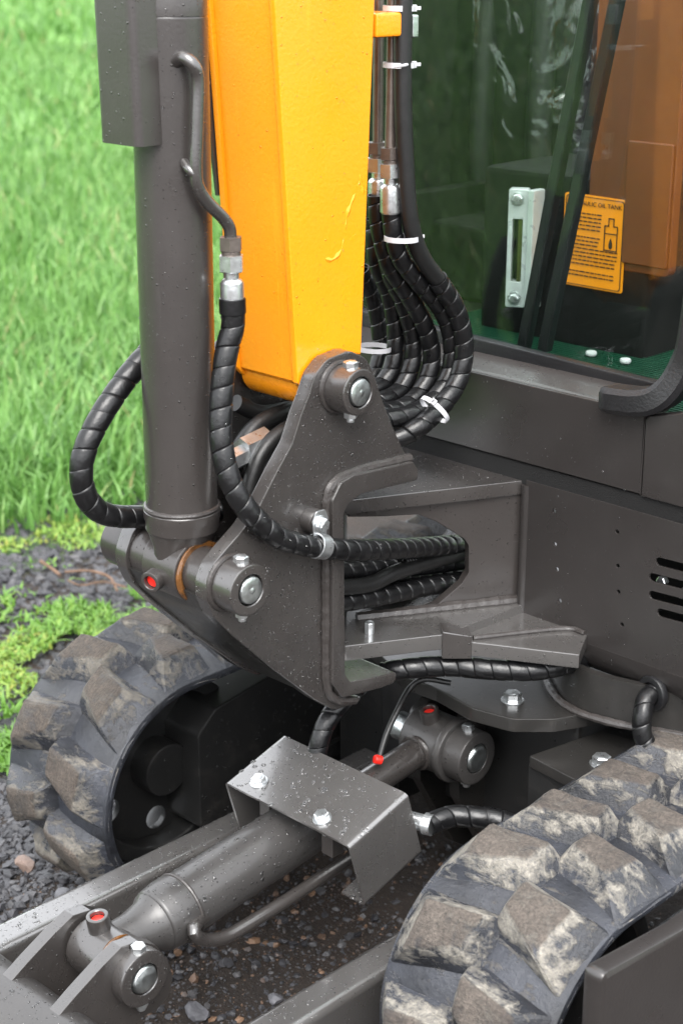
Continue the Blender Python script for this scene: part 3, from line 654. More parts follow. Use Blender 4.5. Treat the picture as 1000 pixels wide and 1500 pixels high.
hose(H([(552, 285), (556, 335), (572, 390), (600, 435), (625, 485), (632, 530), (618, 570), (590, 596), (545, 606)], -1.525), .0130)
hose(H([(560, 335), (572, 400), (590, 440), (604, 490), (602, 535), (585, 572), (552, 590)], -1.553), .0130)
hose(H([(548, 320), (552, 380), (570, 430), (579, 480), (576, 530), (560, 562), (530, 580)], -1.58), .0130)
hose(H([(528, 395), (546, 432), (556, 480), (557, 520), (546, 552), (520, 575)], -1.625), .0130)
hose(H([(640, 409), (668, 455), (679, 505), (672, 553), (650, 590), (618, 622)], -1.475)+[on(585, 641, 'x', -1.49), on(545, 655, 'x', -1.51), on(500, 660, 'x', -1.53)], .0140)
obj('cable_tie', tube([on(577, 97, 'x', -1.47), on(590, 96, 'x', -1.462), on(602, 93, 'x', -1.47)], .002, .004, 8), MT['tie'], EX)
for (px, py, x, dx_, dy_, r, hd) in ((584, 12, -1.485, .0, -.05, .0195, .4), (584, 95, -1.485, 0, 0, .0195, .4), (588, 349, -1.486, .0, -.12, .0225, .4)):
    cable_tie(on(px, py, 'x', x), (dx_, .02, 1), r, 2.9 if hd == .4 else hd, EX)
pt = on(636, 600, 'x', -1.462); cable_tie(pt, CR*(-45)-CU*50-CF*12, .0235, 0.9, EX)
cable_tie(on(548, 510, 'x', -1.60), (0, .05, 1), .024, 2.9, EX)

# boom cylinder hose on the near side
d0 = Vector((0, .006, -1)); h0 = fitting(bc, on(338, 347, 'x', pipe_x), d0, .0128)
Pn = [h0-d0*.012, h0+d0*.02, on(331, 520, 'x', -1.468), on(324, 590, 'x', -1.462), on(325, 655, 'x', -1.452), on(341, 712, 'x', -1.437), on(370, 756, 'x', -1.424), on(408, 787, 'x', -1.418), on(440, 797, 'x', -1.416), on(468, 802, 'x', -1.416), on(520, 806, 'x', -1.42), on(580, 804, 'x', -1.44), on(640, 800, 'x', -1.465), on(700, 796, 'x', -1.49)]
hn = hose(Pn, .0142)
obj('wrap_end', ring(h0-d0*.014, d0, .0165, .0135, .02, .0015, 20), MT['hose'], hn)
# P-clip
pc = on(468, 800, 'x', -1.416); tang = (on(500, 806, 'x', -1.418)-on(440, 797, 'x', -1.416)).normalized(); cu_, cv_, _ = frame_of(tang)
bm = ring(pc-tang*.0095, tang, .0172, .0152, .019, .0006, 28)
tab = on(468, 772, 'x', -1.417)
up_dir = Vector((0, tab.y-pc.y, tab.z-pc.z)).normalized(); n_x = Vector((1, 0, 0)); sd = up_dir.cross(n_x)
M = Matrix(((*sd, 0), (*up_dir, 0), (*n_x, 0), (0, 0, 0, 1))).transposed()
plt = plate([fillet([(-.0105, .008), (.0105, .008), (.0145, .035), (.008, .049), (-.008, .049), (-.0145, .035)], .005)], pc+n_x*.001, sd, up_dir, .0025, .0005)
merge(bm, plt)
clip = obj('hose_clip', bm, MT['zinc'], EX)
bolt_part(clip, pc+up_dir*.031+n_x*.001, (1, 0, 0), .0088, .007)
# far-side hose of the boom cylinder
hose([on(250, 470, 'x', -1.60), on(222, 512, 'x', -1.60), on(185, 555, 'x', -1.60), on(145, 615, 'x', -1.60), on(121, 672, 'x', -1.60), on(124, 722, 'x', -1.60), on(152, 752, 'x', -1.60), on(205, 757, 'x', -1.595), on(260, 752, 'x', -1.58), on(320, 748, 'x', -1.565)], .0148)
# hoses and valve fittings seen between the cylinder and the post
hose(H([(338, 700), (352, 655), (378, 622), (412, 605), (450, 597), (500, 600)], -1.545), .0115, False)
hose(H([(360, 760), (366, 715), (380, 670), (405, 640), (435, 622), (480, 612)], -1.51), .0115, False)
hose(H([(345, 590), (380, 605), (420, 600), (470, 590)], -1.575), .0115, False)
vb = obj('valve_block', box(on(395, 672, 'x', -1.575), (.05, .075, .045), .003), MT['frame'], EX)
for (px, py, s) in ((372, 655, .014), (408, 660, .014), (385, 690, .013), (352, 672, .012)):
    obj('hose_fitting', hexa(on(px, py, 'x', -1.528)-Vector((0, .02, 0)), (0, 1, .15), s*1.25, .045, rot=.4), MT['zinc'], vb)

# ------------------------------------------------------------------ swing bracket on the upper body
ZT, ZL, YF = .747, .556, 1.785
def XY(px, py, z): p = on(px, py, 'z', z); return (p.x, p.y)
nf = XY(505, 733, ZT); nb = XY(771, 703, ZT); xm = -1.575
top = [(nb[0], nb[1]), (nb[0], nb[1]+.03), (2*xm-nb[0], nb[1]+.03), (2*xm-nb[0], nb[1]), (2*xm-nf[0], nf[1]), (xm-.03, nf[1]-.045), (xm+.03, nf[1]-.045), nf]
sb = obj('swing_bracket', plate([fillet(top[::-1], .012)[::-1]], (0, 0, ZT), (1, 0, 0), (0, 1, 0), .022, .002), MT['grey_wet'], EX)
# near side plate with the hose opening
pa = Vector((nf[0]-.012, nf[1]+.02, 0)); pb = Vector((nb[0]-.004, nb[1], 0)); su = (pb-pa).normalized(); sn = su.cross(Vector((0, 0, 1)))
def sp(px, py): q = onp(px, py, pa, sn)-pa; return (q.dot(su), q.z)
hole = [sp(a, b) for a, b in [(560, 757), (612, 754), (640, 765), (680, 790), (686, 800), (686, 838), (676, 855), (640, 886), (600, 901), (560, 905)]]
zt_, zb_ = ZT-.0225, ZL-.01
outer = [(hole[0][0]-.002, zt_), ((pb-pa).length, zt_), ((pb-pa).length+.004, zb_), (hole[-1][0]-.05, zb_), (hole[-1][0]-.05, zb_+.03)]
L_ = [(hole[0][0]-.05, zt_), ((pb-pa).length, zt_), ((pb-pa).length, zb_), (hole[-1][0]-.05, zb_), (hole[-1][0]-.05, hole[-1][1]-.004)] + fillet([hole[-1]]+hole[::-1][1:], 0)[0:] + [(hole[0][0]-.05, hole[0][1]+.004)]
obj('side_web', plate([L_], pa, su, (0, 0, 1), .018, .0018), MT['grey'], sb)
obj('far_web', plate([L_], (2*xm-pa.x-.01, pa.y, 0), Vector((-su.x, su.y, 0)), (0, 0, 1), .018, .0018), MT['grey'], sb)
# lower plate
lw = [XY(506, 946, ZL), XY(651, 929, ZL)]; ZL2 = .543; lw2 = [XY(686, 940, ZL2), XY(848, 959, ZL2)]
low = [lw[0], lw[1], (lw[1][0]+.012, 1.80), (2*xm-lw[1][0], 1.80), (2*xm-lw[1][0], lw[1][1]), (2*xm-lw[0][0], lw[0][1]), (xm-.025, lw[0][1]-.05), (xm+.025, lw[0][1]-.05)]
obj('lower_plate', plate([fillet(low, .008)], (0, 0, ZL), (1, 0, 0), (0, 1, 0), .024, .002), MT['wet_sheen_top'], sb)
obj('step_plate', plate([fillet([(lw2[0][0]-.02, lw2[0][1]-.004), lw2[0], lw2[1], (lw2[1][0]-.035, YF+.003), (lw2[1][0]-.04, 1.83), (lw2[0][0]-.02, 1.83)], .003)], (0, 0, ZL2), (1, 0, 0), (0, 1, 0), .022, .002), MT['wet_sheen_top'], sb)
gp0 = Vector((lw[1][0], lw[1][1], 0)); gp1 = Vector((lw2[0][0], lw2[0][1], 0)); gd = (gp1-gp0).normalized()
obj('gusset', plate([fillet([(-.004, ZL2-.024), ((gp1-gp0).length+.004, ZL2-.026), ((gp1-gp0).length+.004, ZL2+.010), (-.004, ZL+.006)], .002)], gp0+gd.cross(Vector((0, 0, 1)))*.004, gd, (0, 0, 1), .035, .002), MT['grey_wet'], sb)
weld([pa+su*t_+sn*.002+Vector((0, 0, ZL+.002)) for t_ in np.linspace(hole[-1][0]-.04, (pb-pa).length-.004, 8)], .0085, sb)
weld([Vector((lw2[0][0]+.0, lw2[0][1]+.01, ZL2+.003)), Vector(((lw2[0][0]+lw2[1][0])/2, 1.772, ZL2+.003)), Vector((lw2[1][0]-.036, YF-.002, ZL2+.003))], .004, sb)
# king pin between the plates
obj('king_pin', drum((xm+.0, nf[1]+.005, .50), (0, 0, 1), .042, .30, .003, 36), MT['frame'], sb)
obj('spacer_ring', ring((xm, nf[1]+.005, ZT), (0, 0, 1), .056, .03, .02, .002, 36), MT['zinc'], sb)
gn = on(541, 918, 'z', ZL+.01); obj('grease_nipple', drum(gn-Vector((0, 0, .012)), (0, 0, 1), .007, .020, .003, 14), MT['zinc'], sb)
# hoses through the bracket
for (a, x, w, r) in (([(480, 838), (560, 832), (620, 828), (720, 815)], -1.50, True, .0140), ([(480, 858), (560, 850), (630, 842), (720, 830)], -1.515, True, .0142), ([(480, 862), (540, 856), (580, 838), (640, 820), (720, 800)], -1.475, False, .0115), ([(480, 885), (560, 872), (630, 858), (720, 846)], -1.485, True, .0142), ([(590, 822), (640, 818), (720, 812)], -1.478, True, .0065), ([(480, 868), (560, 862), (640, 850), (720, 838)], -1.55, True, .0142), ([(480, 815), (560, 810), (640, 806), (720, 800)], -1.53, True, .0142)):
    hose(H(a, x), r, w, .006 if r < .01 else .025)

# ------------------------------------------------------------------ body front panel with louvres
YF = 1.785; ZS = on(770, 684, 'y', YF).z; ZP = ZS-.020
def fz(px, py): p = on(px, py, 'y', YF); return (p.x, p.z)
def circle(c, r, n=10): return [(c[0]+math.cos(2*math.pi*k/n)*r, c[1]+math.sin(2*math.pi*k/n)*r) for k in range(n)]
holes = [circle(fz(a, b), .0032) for a, b in [(811, 749), (812, 797), (815, 834), (819, 880), (903, 779), (904, 829), (905, 867), (910, 915)]]
slots = []
for (a, b, c, d) in ((965, 823, 1100, 858), (955, 846, 1100, 884), (955, 872, 1100, 910), (967, 898, 1100, 933)):
    p, q = fz(a, b), fz(c, d); r = .0062; u_ = Vector((q[0]-p[0], q[1]-p[1])).normalized(); an = math.atan2(u_.y, u_.x)
    slots.append([(p[0]+math.cos(an+math.pi/2+math.pi*k/8)*r, p[1]+math.sin(an+math.pi/2+math.pi*k/8)*r) for k in range(9)] + [(q[0]+math.cos(an-math.pi/2+math.pi*k/8)*r, q[1]+math.sin(an-math.pi/2+math.pi*k/8)*r) for k in range(9)])
xl = nb[0]+.006; zb = .530
bp_ = obj('body_panel', plate([[(xl, zb), (-.86, zb), (-.86, ZP), (xl, ZP)]]+holes+slots, (0, YF, 0), (1, 0, 0), (0, 0, 1), .004, .0006), MT['grey_clean'], EX)
sec = [(YF, zb+.0002), (YF+.001, zb-.015), (YF+.007, zb-.032), (YF+.02, zb-.046), (YF+.04, zb-.053), (YF+.10, zb-.056)]
bm = loft([[Vector((x, y, z)) for y, z in sec]+[Vector((x, y+.004, z+.0035)) for y, z in sec[::-1]] for x in (xl, -1.3, -1.1, -.86)])
obj('rolled_edge', bm, MT['grey_clean'], bp_)
obj('corner_fold', tube([(xl-.001, YF+.003, .742), (xl-.001, YF+.003, .65), (xl-.001, YF+.003, zb)], .0075, .02, 14), MT['grey_clean'], bp_)
obj('inner_bulkhead', box((-1.1, YF+.16, .62), (.52, .01, .26), .001), MT['chassis'], bp_)
for k, (a, b) in enumerate(((972, 850), (1003, 868))): obj('radiator_bolt', hexa(on(a, b, 'y', YF+.03), (0, -1, 0), .008, .01), MT['zinc'], bp_)

# ------------------------------------------------------------------ cab
ZS = on(770, 684, 'y', YF).z
z_led = on(790, 568, 'y', YF).z
seam = obj('seam_strip', box((-1.40, YF+.012, (ZS+ZP)/2), (1.1, .02, ZS-ZP+.02), .004), MT['foam'], EX)
cab = obj('cab', plate([fillet([(-1.98, ZS+.004), (-1.188, ZS+.004), (-1.188, z_led), (-1.98, z_led)], .001)], (0, YF, 0), (1, 0, 0), (0, 0, 1), .02, .0025), MT['grey_clean'], EX)
yg = 1.852                                     # plane of the windscreen
zg = on(790, 528, 'y', yg).z
led = [(YF+.002, z_led-.003), (YF+.004, z_led-.001), (YF+.010, z_led+.003), (yg+.01, zg-.003), (yg+.01, zg-.02), (YF+.01, z_led-.02)]
obj('window_ledge', plate([led], (-1.188, 0, 0), (0, 1, 0), (0, 0, 1), .79, .001), MT['grey'], cab)
obj('corner_panel', plate([fillet([(-1.186, ZS+.004), (-.86, ZS+.004), (-.86, z_led+.2), (-1.06, z_led+.2), (-1.10, z_led+.02), (-1.186, z_led-.004)], [0, 0, 0, .05, .07, .01])], (0, YF-.003, 0), (1, 0, 0), (0, 0, 1), .02, .003), MT['grey_clean'], cab)
# windscreen with rounded lower corner and its seal
def gl(px, py): p = on(px, py, 'y', yg); return (p.x, p.z)
g0 = gl(690, 487); g1 = gl(960, 560); gr_x = gl(1004, 540)[0]
win = fillet([(-2.0, g0[1]+.006), (gr_x, g1[1]), (gr_x+.03, 1.75), (-2.0, 1.75)], [.03, .05, .05, .05], 8)
seal_o = fillet([(-2.022, g0[1]-.022), (gr_x+.022, g1[1]-.024), (gr_x+.052, 1.775), (-2.022, 1.775)], [.045, .07, .07, .07], 8)
obj('window_seal', plate([seal_o, win], (0, yg-.006, 0), (1, 0, 0), (0, 0, 1), .018, .003), MT['seal'], cab)
obj('window_pane', plate([fillet([(-2.012, g0[1]-.006), (gr_x+.010, g1[1]-.010), (gr_x+.04, 1.762), (-2.012, 1.762)], [.04, .06, .06, .06], 8)], (0, yg+.004, 0), (1, 0, 0), (0, 0, 1), .004, .0003), MT['glass'], cab)
# thick rubber trim that rises round the near front corner
tp = [on(884, 581, 'y', YF-.004), on(905, 585, 'y', YF-.006), on(935, 588, 'y', YF-.006), on(962, 584, 'y', YF-.002), on(985, 567, 'y', YF+.004), on(1003, 538, 'y', YF+.01), on(1016, 500, 'y', YF+.012), on(1030, 400, 'y', YF+.014), on(1045, 250, 'y', YF+.016), on(1060, -80, 'y', YF+.02)]
Q, Lq = path(tp, .006); Fq = frames(Q); S = []
for i, p in enumerate(Q):
    t = (Q[min(i+1, len(Q)-1)]-Q[max(i-1, 0)]).normalized(); nrm = Vector((0, -1, 0)); nrm = (nrm-t*nrm.dot(t)).normalized(); bn = t.cross(nrm)
    a, b_ = .020, .018; k = .55 if i == 0 else .9 if i == 1 else 1
    S.append([p+nrm*(a*k*x)+bn*(b_*k*y) for x, y in ((-1, -.8), (-.8, -1), (.7, -1), (1, -.6), (1, .6), (.7, 1), (-.8, 1), (-1, .8))])
obj('corner_trim', loft(S), MT['seal'], cab)
# cab shell: floor, far side wall, pillar, rear panel, roof so that the inside is dark
def wall(name, c, s, mat, bev=.002): return obj(name, box(c, s, bev), MT[mat], cab)
wall('floor', (-1.45, 2.35, z_led-.055), (1.1, 1.0, .03), 'plastic');
wall('far_pillar', (-2.06, 1.87, 1.80), (.06, .08, 2.0), 'grey'); wall('near_rear_pillar', (-.90, 2.75, 1.80), (.06, .1, 2.0), 'grey'); wall('far_rear_pillar', (-2.06, 2.8, 1.80), (.06, .1, 2.0), 'grey')
wall('sill', (-2.04, 2.35, .92), (.04, .95, .25), 'plastic'); wall('rear_panel', (-1.45, 2.86, 1.12), (1.2, .03, .62), 'plastic')
wall('near_sill', (-.89, 2.3, .90), (.04, 1.0, .3), 'plastic')
# ------------------------------------------------------------------ inside the cab
wall('far_side_panel', (-2.075, 2.35, 1.12), (.02, .95, .62), 'plastic')
fl = z_led-.04
mat_o = obj('floor_mat', plate([fillet([(-1.85, 1.885), (-1.13, 1.885), (-1.13, 2.25), (-1.85, 2.25)], .02)], (0, 0, fl+.008), (1, 0, 0), (0, 1, 0), .008, .002), MT['mat'], cab)
bm = bmesh.new()
for i in range(36): box((-1.49, 1.895+i*.0098, fl+.009), (.70, .004, .003), 0, None, bm)
obj('mat_ribs', bm, MT['mat'], cab)
for (a, b, r) in ((768, 500, .008), (865, 521, .009), (915, 532, .009)): obj('mat_stud', drum(on(a, b, 'z', fl+.012), (0, 0, 1), r, .008, .003, 20), MT['tie'], cab)
YT = on(850, 510, 'z', fl+.008).y
print('YT', YT)
def ip(px, py, y=YT): p = on(px, py, 'y', y); return Vector((p.x, p.z))
t0 = ip(735, 245); t1 = ip(935, 520)
tank = obj('oil_tank', box(((t0.x+t1.x)/2-.02, YT+.12, (fl+t0.y)/2+.0), (abs(t1.x-t0.x)+.05, .23, t0.y-fl), .012), MT['plastic'], EX)
s0, s1 = ip(826, 281, YT), ip(909, 431, YT); ys_ = YT+.002
stk = fillet([(s0.x, s1.y), (s1.x, s1.y), (s1.x, s0.y-.001), (s0.x, s0.y)], .006)
dec = obj('warning_decal', plate([stk], (0, ys_, 0), (1, 0, 0), (0, 0, 1), .0012, .0002), MT['decal'], tank)
inn = lambda P, k: [((p[0]-(s0.x+s1.x)/2)*k+(s0.x+s1.x)/2, (p[1]-(s0.y+s1.y)/2)*(1-(1-k)*.6)+(s0.y+s1.y)/2) for p in P]
yk = ys_-.0010
obj('decal_border', plate([inn(stk, .94), inn(stk, .915)], (0, yk-.0006, 0), (1, 0, 0), (0, 0, 1), .0006, .0001), MT['ink'], tank)
def text_mesh(txt, size, x, z, y, align='LEFT'):
    c = bpy.data.curves.new('t', 'FONT'); c.body = txt; c.size = size; c.align_x = align; c.extrude = .0002
    o = bpy.data.objects.new('t', c); me = bpy.data.meshes.new_from_object(o); bpy.data.objects.remove(o)
    me.transform(Matrix.Translation((x, y, z)) @ Matrix.Rotation(rad(90), 4, 'X')); return me
W_, H_ = s1.x-s0.x, s0.y-s1.y
obj('decal_heading', text_mesh('HYDRAULIC OIL TANK', W_*.084, (s0.x+s1.x)/2, s1.y+H_*.885, yk-.0006, 'CENTER'), MT['ink'], tank)
bm = bmesh.new(); rr = random.Random(3)
for i in range(17):
    z = s1.y+H_*(.80-.042*i); x = s0.x+W_*.10; xe = s0.x+W_*(.62 if i < 9 else .90); 
    if i in (5, 14): continue
    while x < xe-.004:
        w = rr.uniform(.003, .011); w = min(w, xe-x); box((x+w/2, yk-.0006, z), (w, .0004, H_*.013), 0, None, bm); x += w+.0018
obj('decal_small_print', bm, MT['ink'], tank)
bm = bmesh.new(); lx, lw_ = s0.x+W_*.78, W_*.2
def line(x0, z0, x1, z1, t=.0018):
    box(((x0+x1)/2, yk-.0006, (z0+z1)/2), (abs(x1-x0)+t, .0004, abs(z1-z0)+t), 0, None, bm)
zt0, zt1 = s1.y+H_*.44, s1.y+H_*.70
line(lx-lw_/2, zt0, lx+lw_/2, zt0); line(lx-lw_/2, zt0, lx-lw_/2, zt1); line(lx+lw_/2, zt0, lx+lw_/2, zt1); line(lx-lw_/2, zt1-.012, lx+lw_/2, zt1-.012)
line(lx-lw_/2, zt1, lx-lw_*.2, zt1); line(lx+lw_*.2, zt1, lx+lw_/2, zt1); line(lx-lw_*.2, zt1, lx-lw_*.2, zt1+.012); line(lx+lw_*.2, zt1, lx+lw_*.2, zt1+.012); line(lx-lw_*.2, zt1+.012, lx+lw_*.2, zt1+.012)
dz = (zt0+zt1)/2-.008
drop_ = [(lx+math.sin(t)*.005*(1-.75*(1-math.cos(t))/2 if 1 else 1), dz-math.cos(t)*.0085) for t in np.linspace(0, 2*math.pi, 20)[:-1]]
merge(bm, plate([drop_], (0, yk-.0006, 0), (1, 0, 0), (0, 0, 1), .0005, .00005))
obj('decal_pictogram', bm, MT['ink'], tank)
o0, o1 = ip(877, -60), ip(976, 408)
opn = obj('boom_reflection_panel', plate([fillet([(o0.x, o1.y), (o1.x, o1.y), (o1.x, o0.y), (o0.x, o0.y)], [.03, .012, 0, 0])], (0, YT+.004, 0), (1, 0, 0), (0, 0, 1), .02, .002), MT['orange'], tank)  # added plate that stands in for the boom's reflection in the windscreen
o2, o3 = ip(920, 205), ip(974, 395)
obj('boom_reflection_step', plate([fillet([(o2.x, o3.y), (o3.x, o3.y), (o3.x, o2.y), (o2.x, o2.y)], .004)], (0, YT-.002, 0), (1, 0, 0), (0, 0, 1), .006, .002), MT['orange'], tank)  # raised step of the same stand-in for the boom's reflection
# oil level gauge
ga, gb = on(752, 276, 'y', YT-.05), on(752, 450, 'y', YT-.05); gm = (ga+gb)/2; gh = ga.z-gb.z
gau = obj('level_gauge', plate([fillet([(-.016, -gh/2), (.016, -gh/2), (.016, gh/2), (-.016, gh/2)], .004), fillet([(-.008, -gh*.28), (.008, -gh*.28), (.008, gh*.25), (-.008, gh*.25)], .002)], gm+Vector((.006, 0, 0)), (.85, .5, 0), (0, 0, 1), .022, .0015), MT['gauge'], tank)
obj('gauge_side', box(gm+Vector((.028, .018, 0)), (.012, .03, gh), .002), MT['gauge'], tank)
obj('sight_glass', box(gm+Vector((.009, .012, -.003)), (.016, .012, gh*.54), .001, Matrix.Rotation(rad(30), 4, 'Z')), MT['sight'], tank)
for s in (.42, -.42): bolt_part(tank, gm+Vector((.005, -.001, gh*s)), (.5, -.85, 0), .0085, .006)
# two straight rubber-edged rails rising beyond the glass
for a, b in (((767, 508), (872, -40)), ((797, 512), (912, -40))):
    p, q = on(*a, 'y', 1.94), on(*b, 'y', 1.94); d = (q-p).normalized(); u_, v_, _ = frame_of(d)
    rl = obj('window_rail', loft([[p+d*t+u_*x+v_*y for x, y in ((-.009, -.007), (-.007, -.009), (.007, -.009), (.009, -.007), (.009, .007), (.007, .009), (-.007, .009), (-.009, .007))] for t in (0, (q-p).length)]), MT['seal'], EX)
    obj('rail_lip', tube([p-u_*.006-v_*.0105, (p+q)/2-u_*.006-v_*.0105, q-u_*.006-v_*.0105], .0035, .05, 8), MT['gauge'] if False else MT['rubber_hose'], rl)
# seat under clear film
sc = on(765, 110, 'y', 2.50)
seat = obj('seat', box((sc.x, 2.56, sc.z-.08), (.30, .13, .62), .05, Matrix.Rotation(rad(8), 4, 'X'), None, 5), MT['fabric'], EX)
obj('seat_base', box((sc.x, 2.46, fl+.07), (.32, .34, .14), .01), MT['plastic'], seat)
for dx in (-.07, .07): obj('bolster', tube([(sc.x+dx, 2.485, sc.z-.36), (sc.x+dx, 2.465, sc.z-.1), (sc.x+dx, 2.48, sc.z+.2)], .025, .03, 12), MT['fabric'], seat)
def crumple(c, s, seed, name, parent):
    b = bmesh.new(); bmesh.ops.create_icosphere(b, subdivisions=5, radius=1)
    for v in b.verts:
        p = v.co.copy(); q = Vector([math.copysign(abs(x)**.6, x) for x in p]); k = 1+.10*noise.noise(p*2.2+Vector((seed, 0, 0)))+.06*abs(noise.noise(p*5+Vector((0, seed, 0))))
        v.co = Vector((q.x*s[0]*k, q.y*s[1]*k, q.z*s[2]*k))+Vector(c)
    return obj(name, b, MT['film'], parent, ang=180)
crumple((sc.x+.01, 2.52, sc.z-.10), (.19, .13, .40), 3, 'plastic_film', seat)
hs = on(985, 70, 'y', 2.35); arm = obj('armrest', box((hs.x+.05, 2.45, hs.z-.02), (.14, .2, .10), .03, None, None, 4), MT['fabric'], EX); crumple((hs.x+.05, 2.43, hs.z), (.10, .14, .10), 8, 'plastic_film', arm)
# ------------------------------------------------------------------ undercarriage frame
ZF = .43
fo = [XY(a, b, ZF) for a, b in [(590, 990), (640, 1009), (690, 1037), (750, 1053), (812, 1053), (860, 1045)]]
plan = fo+[(-1.10, 2.3), (-1.83, 2.3), (-1.83, 1.80)]
cf = obj('chassis_plate', plate([fillet(plan, .03)], (0, 0, ZF), (1, 0, 0), (0, 1, 0), .022, .002), MT['frame'], EX)
bolt_part(cf, on(750, 1026, 'z', ZF), (0, 0, 1), .0135, .011)
lp = [XY(a, b, .385) for a, b in [(774, 1107), (842, 1142), (1010, 1220), (1040, 1120), (880, 1070)]]
lpl = obj('track_bracket', plate([fillet(lp, .004)], (0, 0, .385), (1, 0, 0), (0, 1, 0), .018, .002), MT['frame'], EX)
bolt_part(lpl, on(880, 1119, 'z', .385), (0, 0, 1), .0135, .011)
obj('bracket_web', box((-1.22, 1.83, .27), (.12, .30, .20), .004), MT['chassis'], lpl)
for sx in (-1,):
    obj('bracket_web', box((-1.71, 1.95, .25), (.14, .30, .28), .004), MT['chassis'], lpl)
# slew housing wall with its cable hole and weld
base = [XY(a, b, ZF+.002) for a, b in [(800, 975), (806, 1000), (822, 1026), (850, 1044), (890, 1057), (935, 1067), (1000, 1078), (1100, 1092)]]
bl = [Vector((x, y, 0)) for x, y in base]; Qb, _ = path(bl, .01)
cin = [q+Vector((.002, .012, 0)) for q in Qb]
hw = obj('slew_housing', loft([[q+Vector((0, 0, z)) for q in Qb+cin[::-1]] for z in (ZF+.001, .50)]), MT['frame'], EX)
weld([q+Vector((-.003, -.004, ZF+.004)) for q in Qb], .006, hw)
hc = onp(955, 1016, bl[5], (bl[6]-bl[5]).cross(Vector((0, 0, 1))))
obj('cable_grommet', ring(hc+Vector((0, .008, 0)), (-.2, -1, 0), .026, .016, .012, .003, 28), MT['seal'], hw)
hose([hc+Vector((.01, .05, .01)), hc+Vector((0, -.008, .0)), on(941, 1044, 'y', hc.y-.03), on(940, 1075, 'y', hc.y-.035), on(955, 1105, 'y', hc.y-.03), on(985, 1140, 'y', hc.y-.02)], .0135)
hose([on(560, 985, 'z', .49), on(600, 979, 'z', .50), on(660, 976, 'z', .50), on(720, 981, 'z', .50), on(780, 982, 'z', .50), on(822, 975, 'z', .500), on(845, 970, 'z', .495)+Vector((0, .02, 0)), on(850, 970, 'z', .495)+Vector((0, .16, 0))], .0148)
# lugs that carry the blade cylinder
PL = on(213, 1435, 'x', -1.400); PU = on(695, 1110, 'x', -1.400)
lug = [(668, 1072), (690, 1046), (730, 1044), (790, 1058), (880, 1100), (900, 1330), (720, 1260), (672, 1170)]
lo = obj('cylinder_lug', plate_x([lug], -1.440, .02, .02, .002), MT['frame'], EX)
obj('far_lug', plate_x([lug], -1.520, .02, .02, .002, trace_x=-1.440), MT['frame'], lo)
obj('cross_member', box((-1.465, 1.86, .30), (.40, .16, .24), .006), MT['chassis'], lo)

# ------------------------------------------------------------------ blade cylinder
def pin_set(parent, P, r, xf, mat='grey_wet', rp=.0195, L=.024, bolt=True):
    obj('pin_boss', ring((xf-L, P.y, P.z), (1, 0, 0), r, rp+.0012, L, .003, 44), MT[mat], parent)
    obj('pin', lathe([(-.16, 0), (-.16, rp), (-.003, rp), (.002, rp*.86), (.004, rp*.62), (.0035, rp*.3), (.0045, 0)], (xf, P.y, P.z), (1, 0, 0), 40), MT['pin'], parent)
    bolt_part(parent, (xf-L*.5, P.y, P.z+r-.001), (0, 0, 1), .0098, .009, washer=False)
    nut_part(parent, (xf-L*.5, P.y, P.z-r+.001), (0, 0, -1), .0095)
CX = -1.480
A0 = Vector((CX, PL.y, PL.z)); A1 = Vector((CX, PU.y, PU.z)); ad = (A1-A0).normalized(); AL = (A1-A0).length
bar = obj('blade_cylinder', lathe([(.078, 0), (.078, .036), (.082, .042), (.086, .044), (.10, .0455), (.104, .0465), (.122, .0465), (.127, .0440), (.40, .0440), (.404, .0415), (.43, .041), (.43, .028), (.44, .026), (.44, 0)], A0, ad, 56), MT['satin'], EX)
obj('eye', drum((CX-.036, A0.y, A0.z), (1, 0, 0), .0385, .072, .003, 44), MT['grey_wet'], bar)
obj('neck', loft([[A0+ad*h+Vector((math.cos(t)*a, 0, 0))+ad.cross(Vector((1, 0, 0)))*(math.sin(t)*b_) for t in np.linspace(0, 2*math.pi, 28)[:-1]] for h, a, b_ in ((.0, .030, .034), (.045, .030, .033), (.07, .035, .036), (.08, .042, .042))]), MT['satin'], bar)
obj('grease_smear', tube([Vector((CX+.030, A0.y+math.cos(t)*.0385, A0.z+math.sin(t)*.0385)) for t in np.linspace(1.2, 2.6, 14)], lambda t: .003*math.sin(math.pi*t)+.0004, n=8, smooth=False), MT['grease'], bar)
obj('rod', drum(A0+ad*.43, ad, .0232, AL-.43-.03, .001, 36), MT['grey_wet'], bar)
obj('eye', drum((CX-.036, A1.y, A1.z), (1, 0, 0), .046, .072, .004, 44), MT['satin'], bar)
obj('eye_collar', ring((CX+.0365, A1.y, A1.z), (1, 0, 0), .0515, .02, .014, .004, 44), MT['satin'], bar)
weld([A0+ad*(AL-.043)+(Vector((1, 0, 0))*math.cos(t)+ad.cross(Vector((1, 0, 0)))*math.sin(t))*.0245 for t in np.linspace(0, 2*math.pi, 26)], .005, bar)
weld([A0+ad*.128+(Vector((1, 0, 0))*math.cos(t)+ad.cross(Vector((1, 0, 0)))*math.sin(t))*.0442 for t in np.linspace(0, 2*math.pi, 40)], .003, bar)
grease_port(bar, (CX-.006, A0.y-.003, A0.z+.030), (0, -.12, 1), .0150, .028, 'grey_wet')
grease_port(bar, (CX+.002, A1.y-.012, A1.z+.036), (0, -.25, 1), .0150, .026, 'grey')
pin_set(bar, PU, .0425, -1.395, 'satin', .0225, .040)
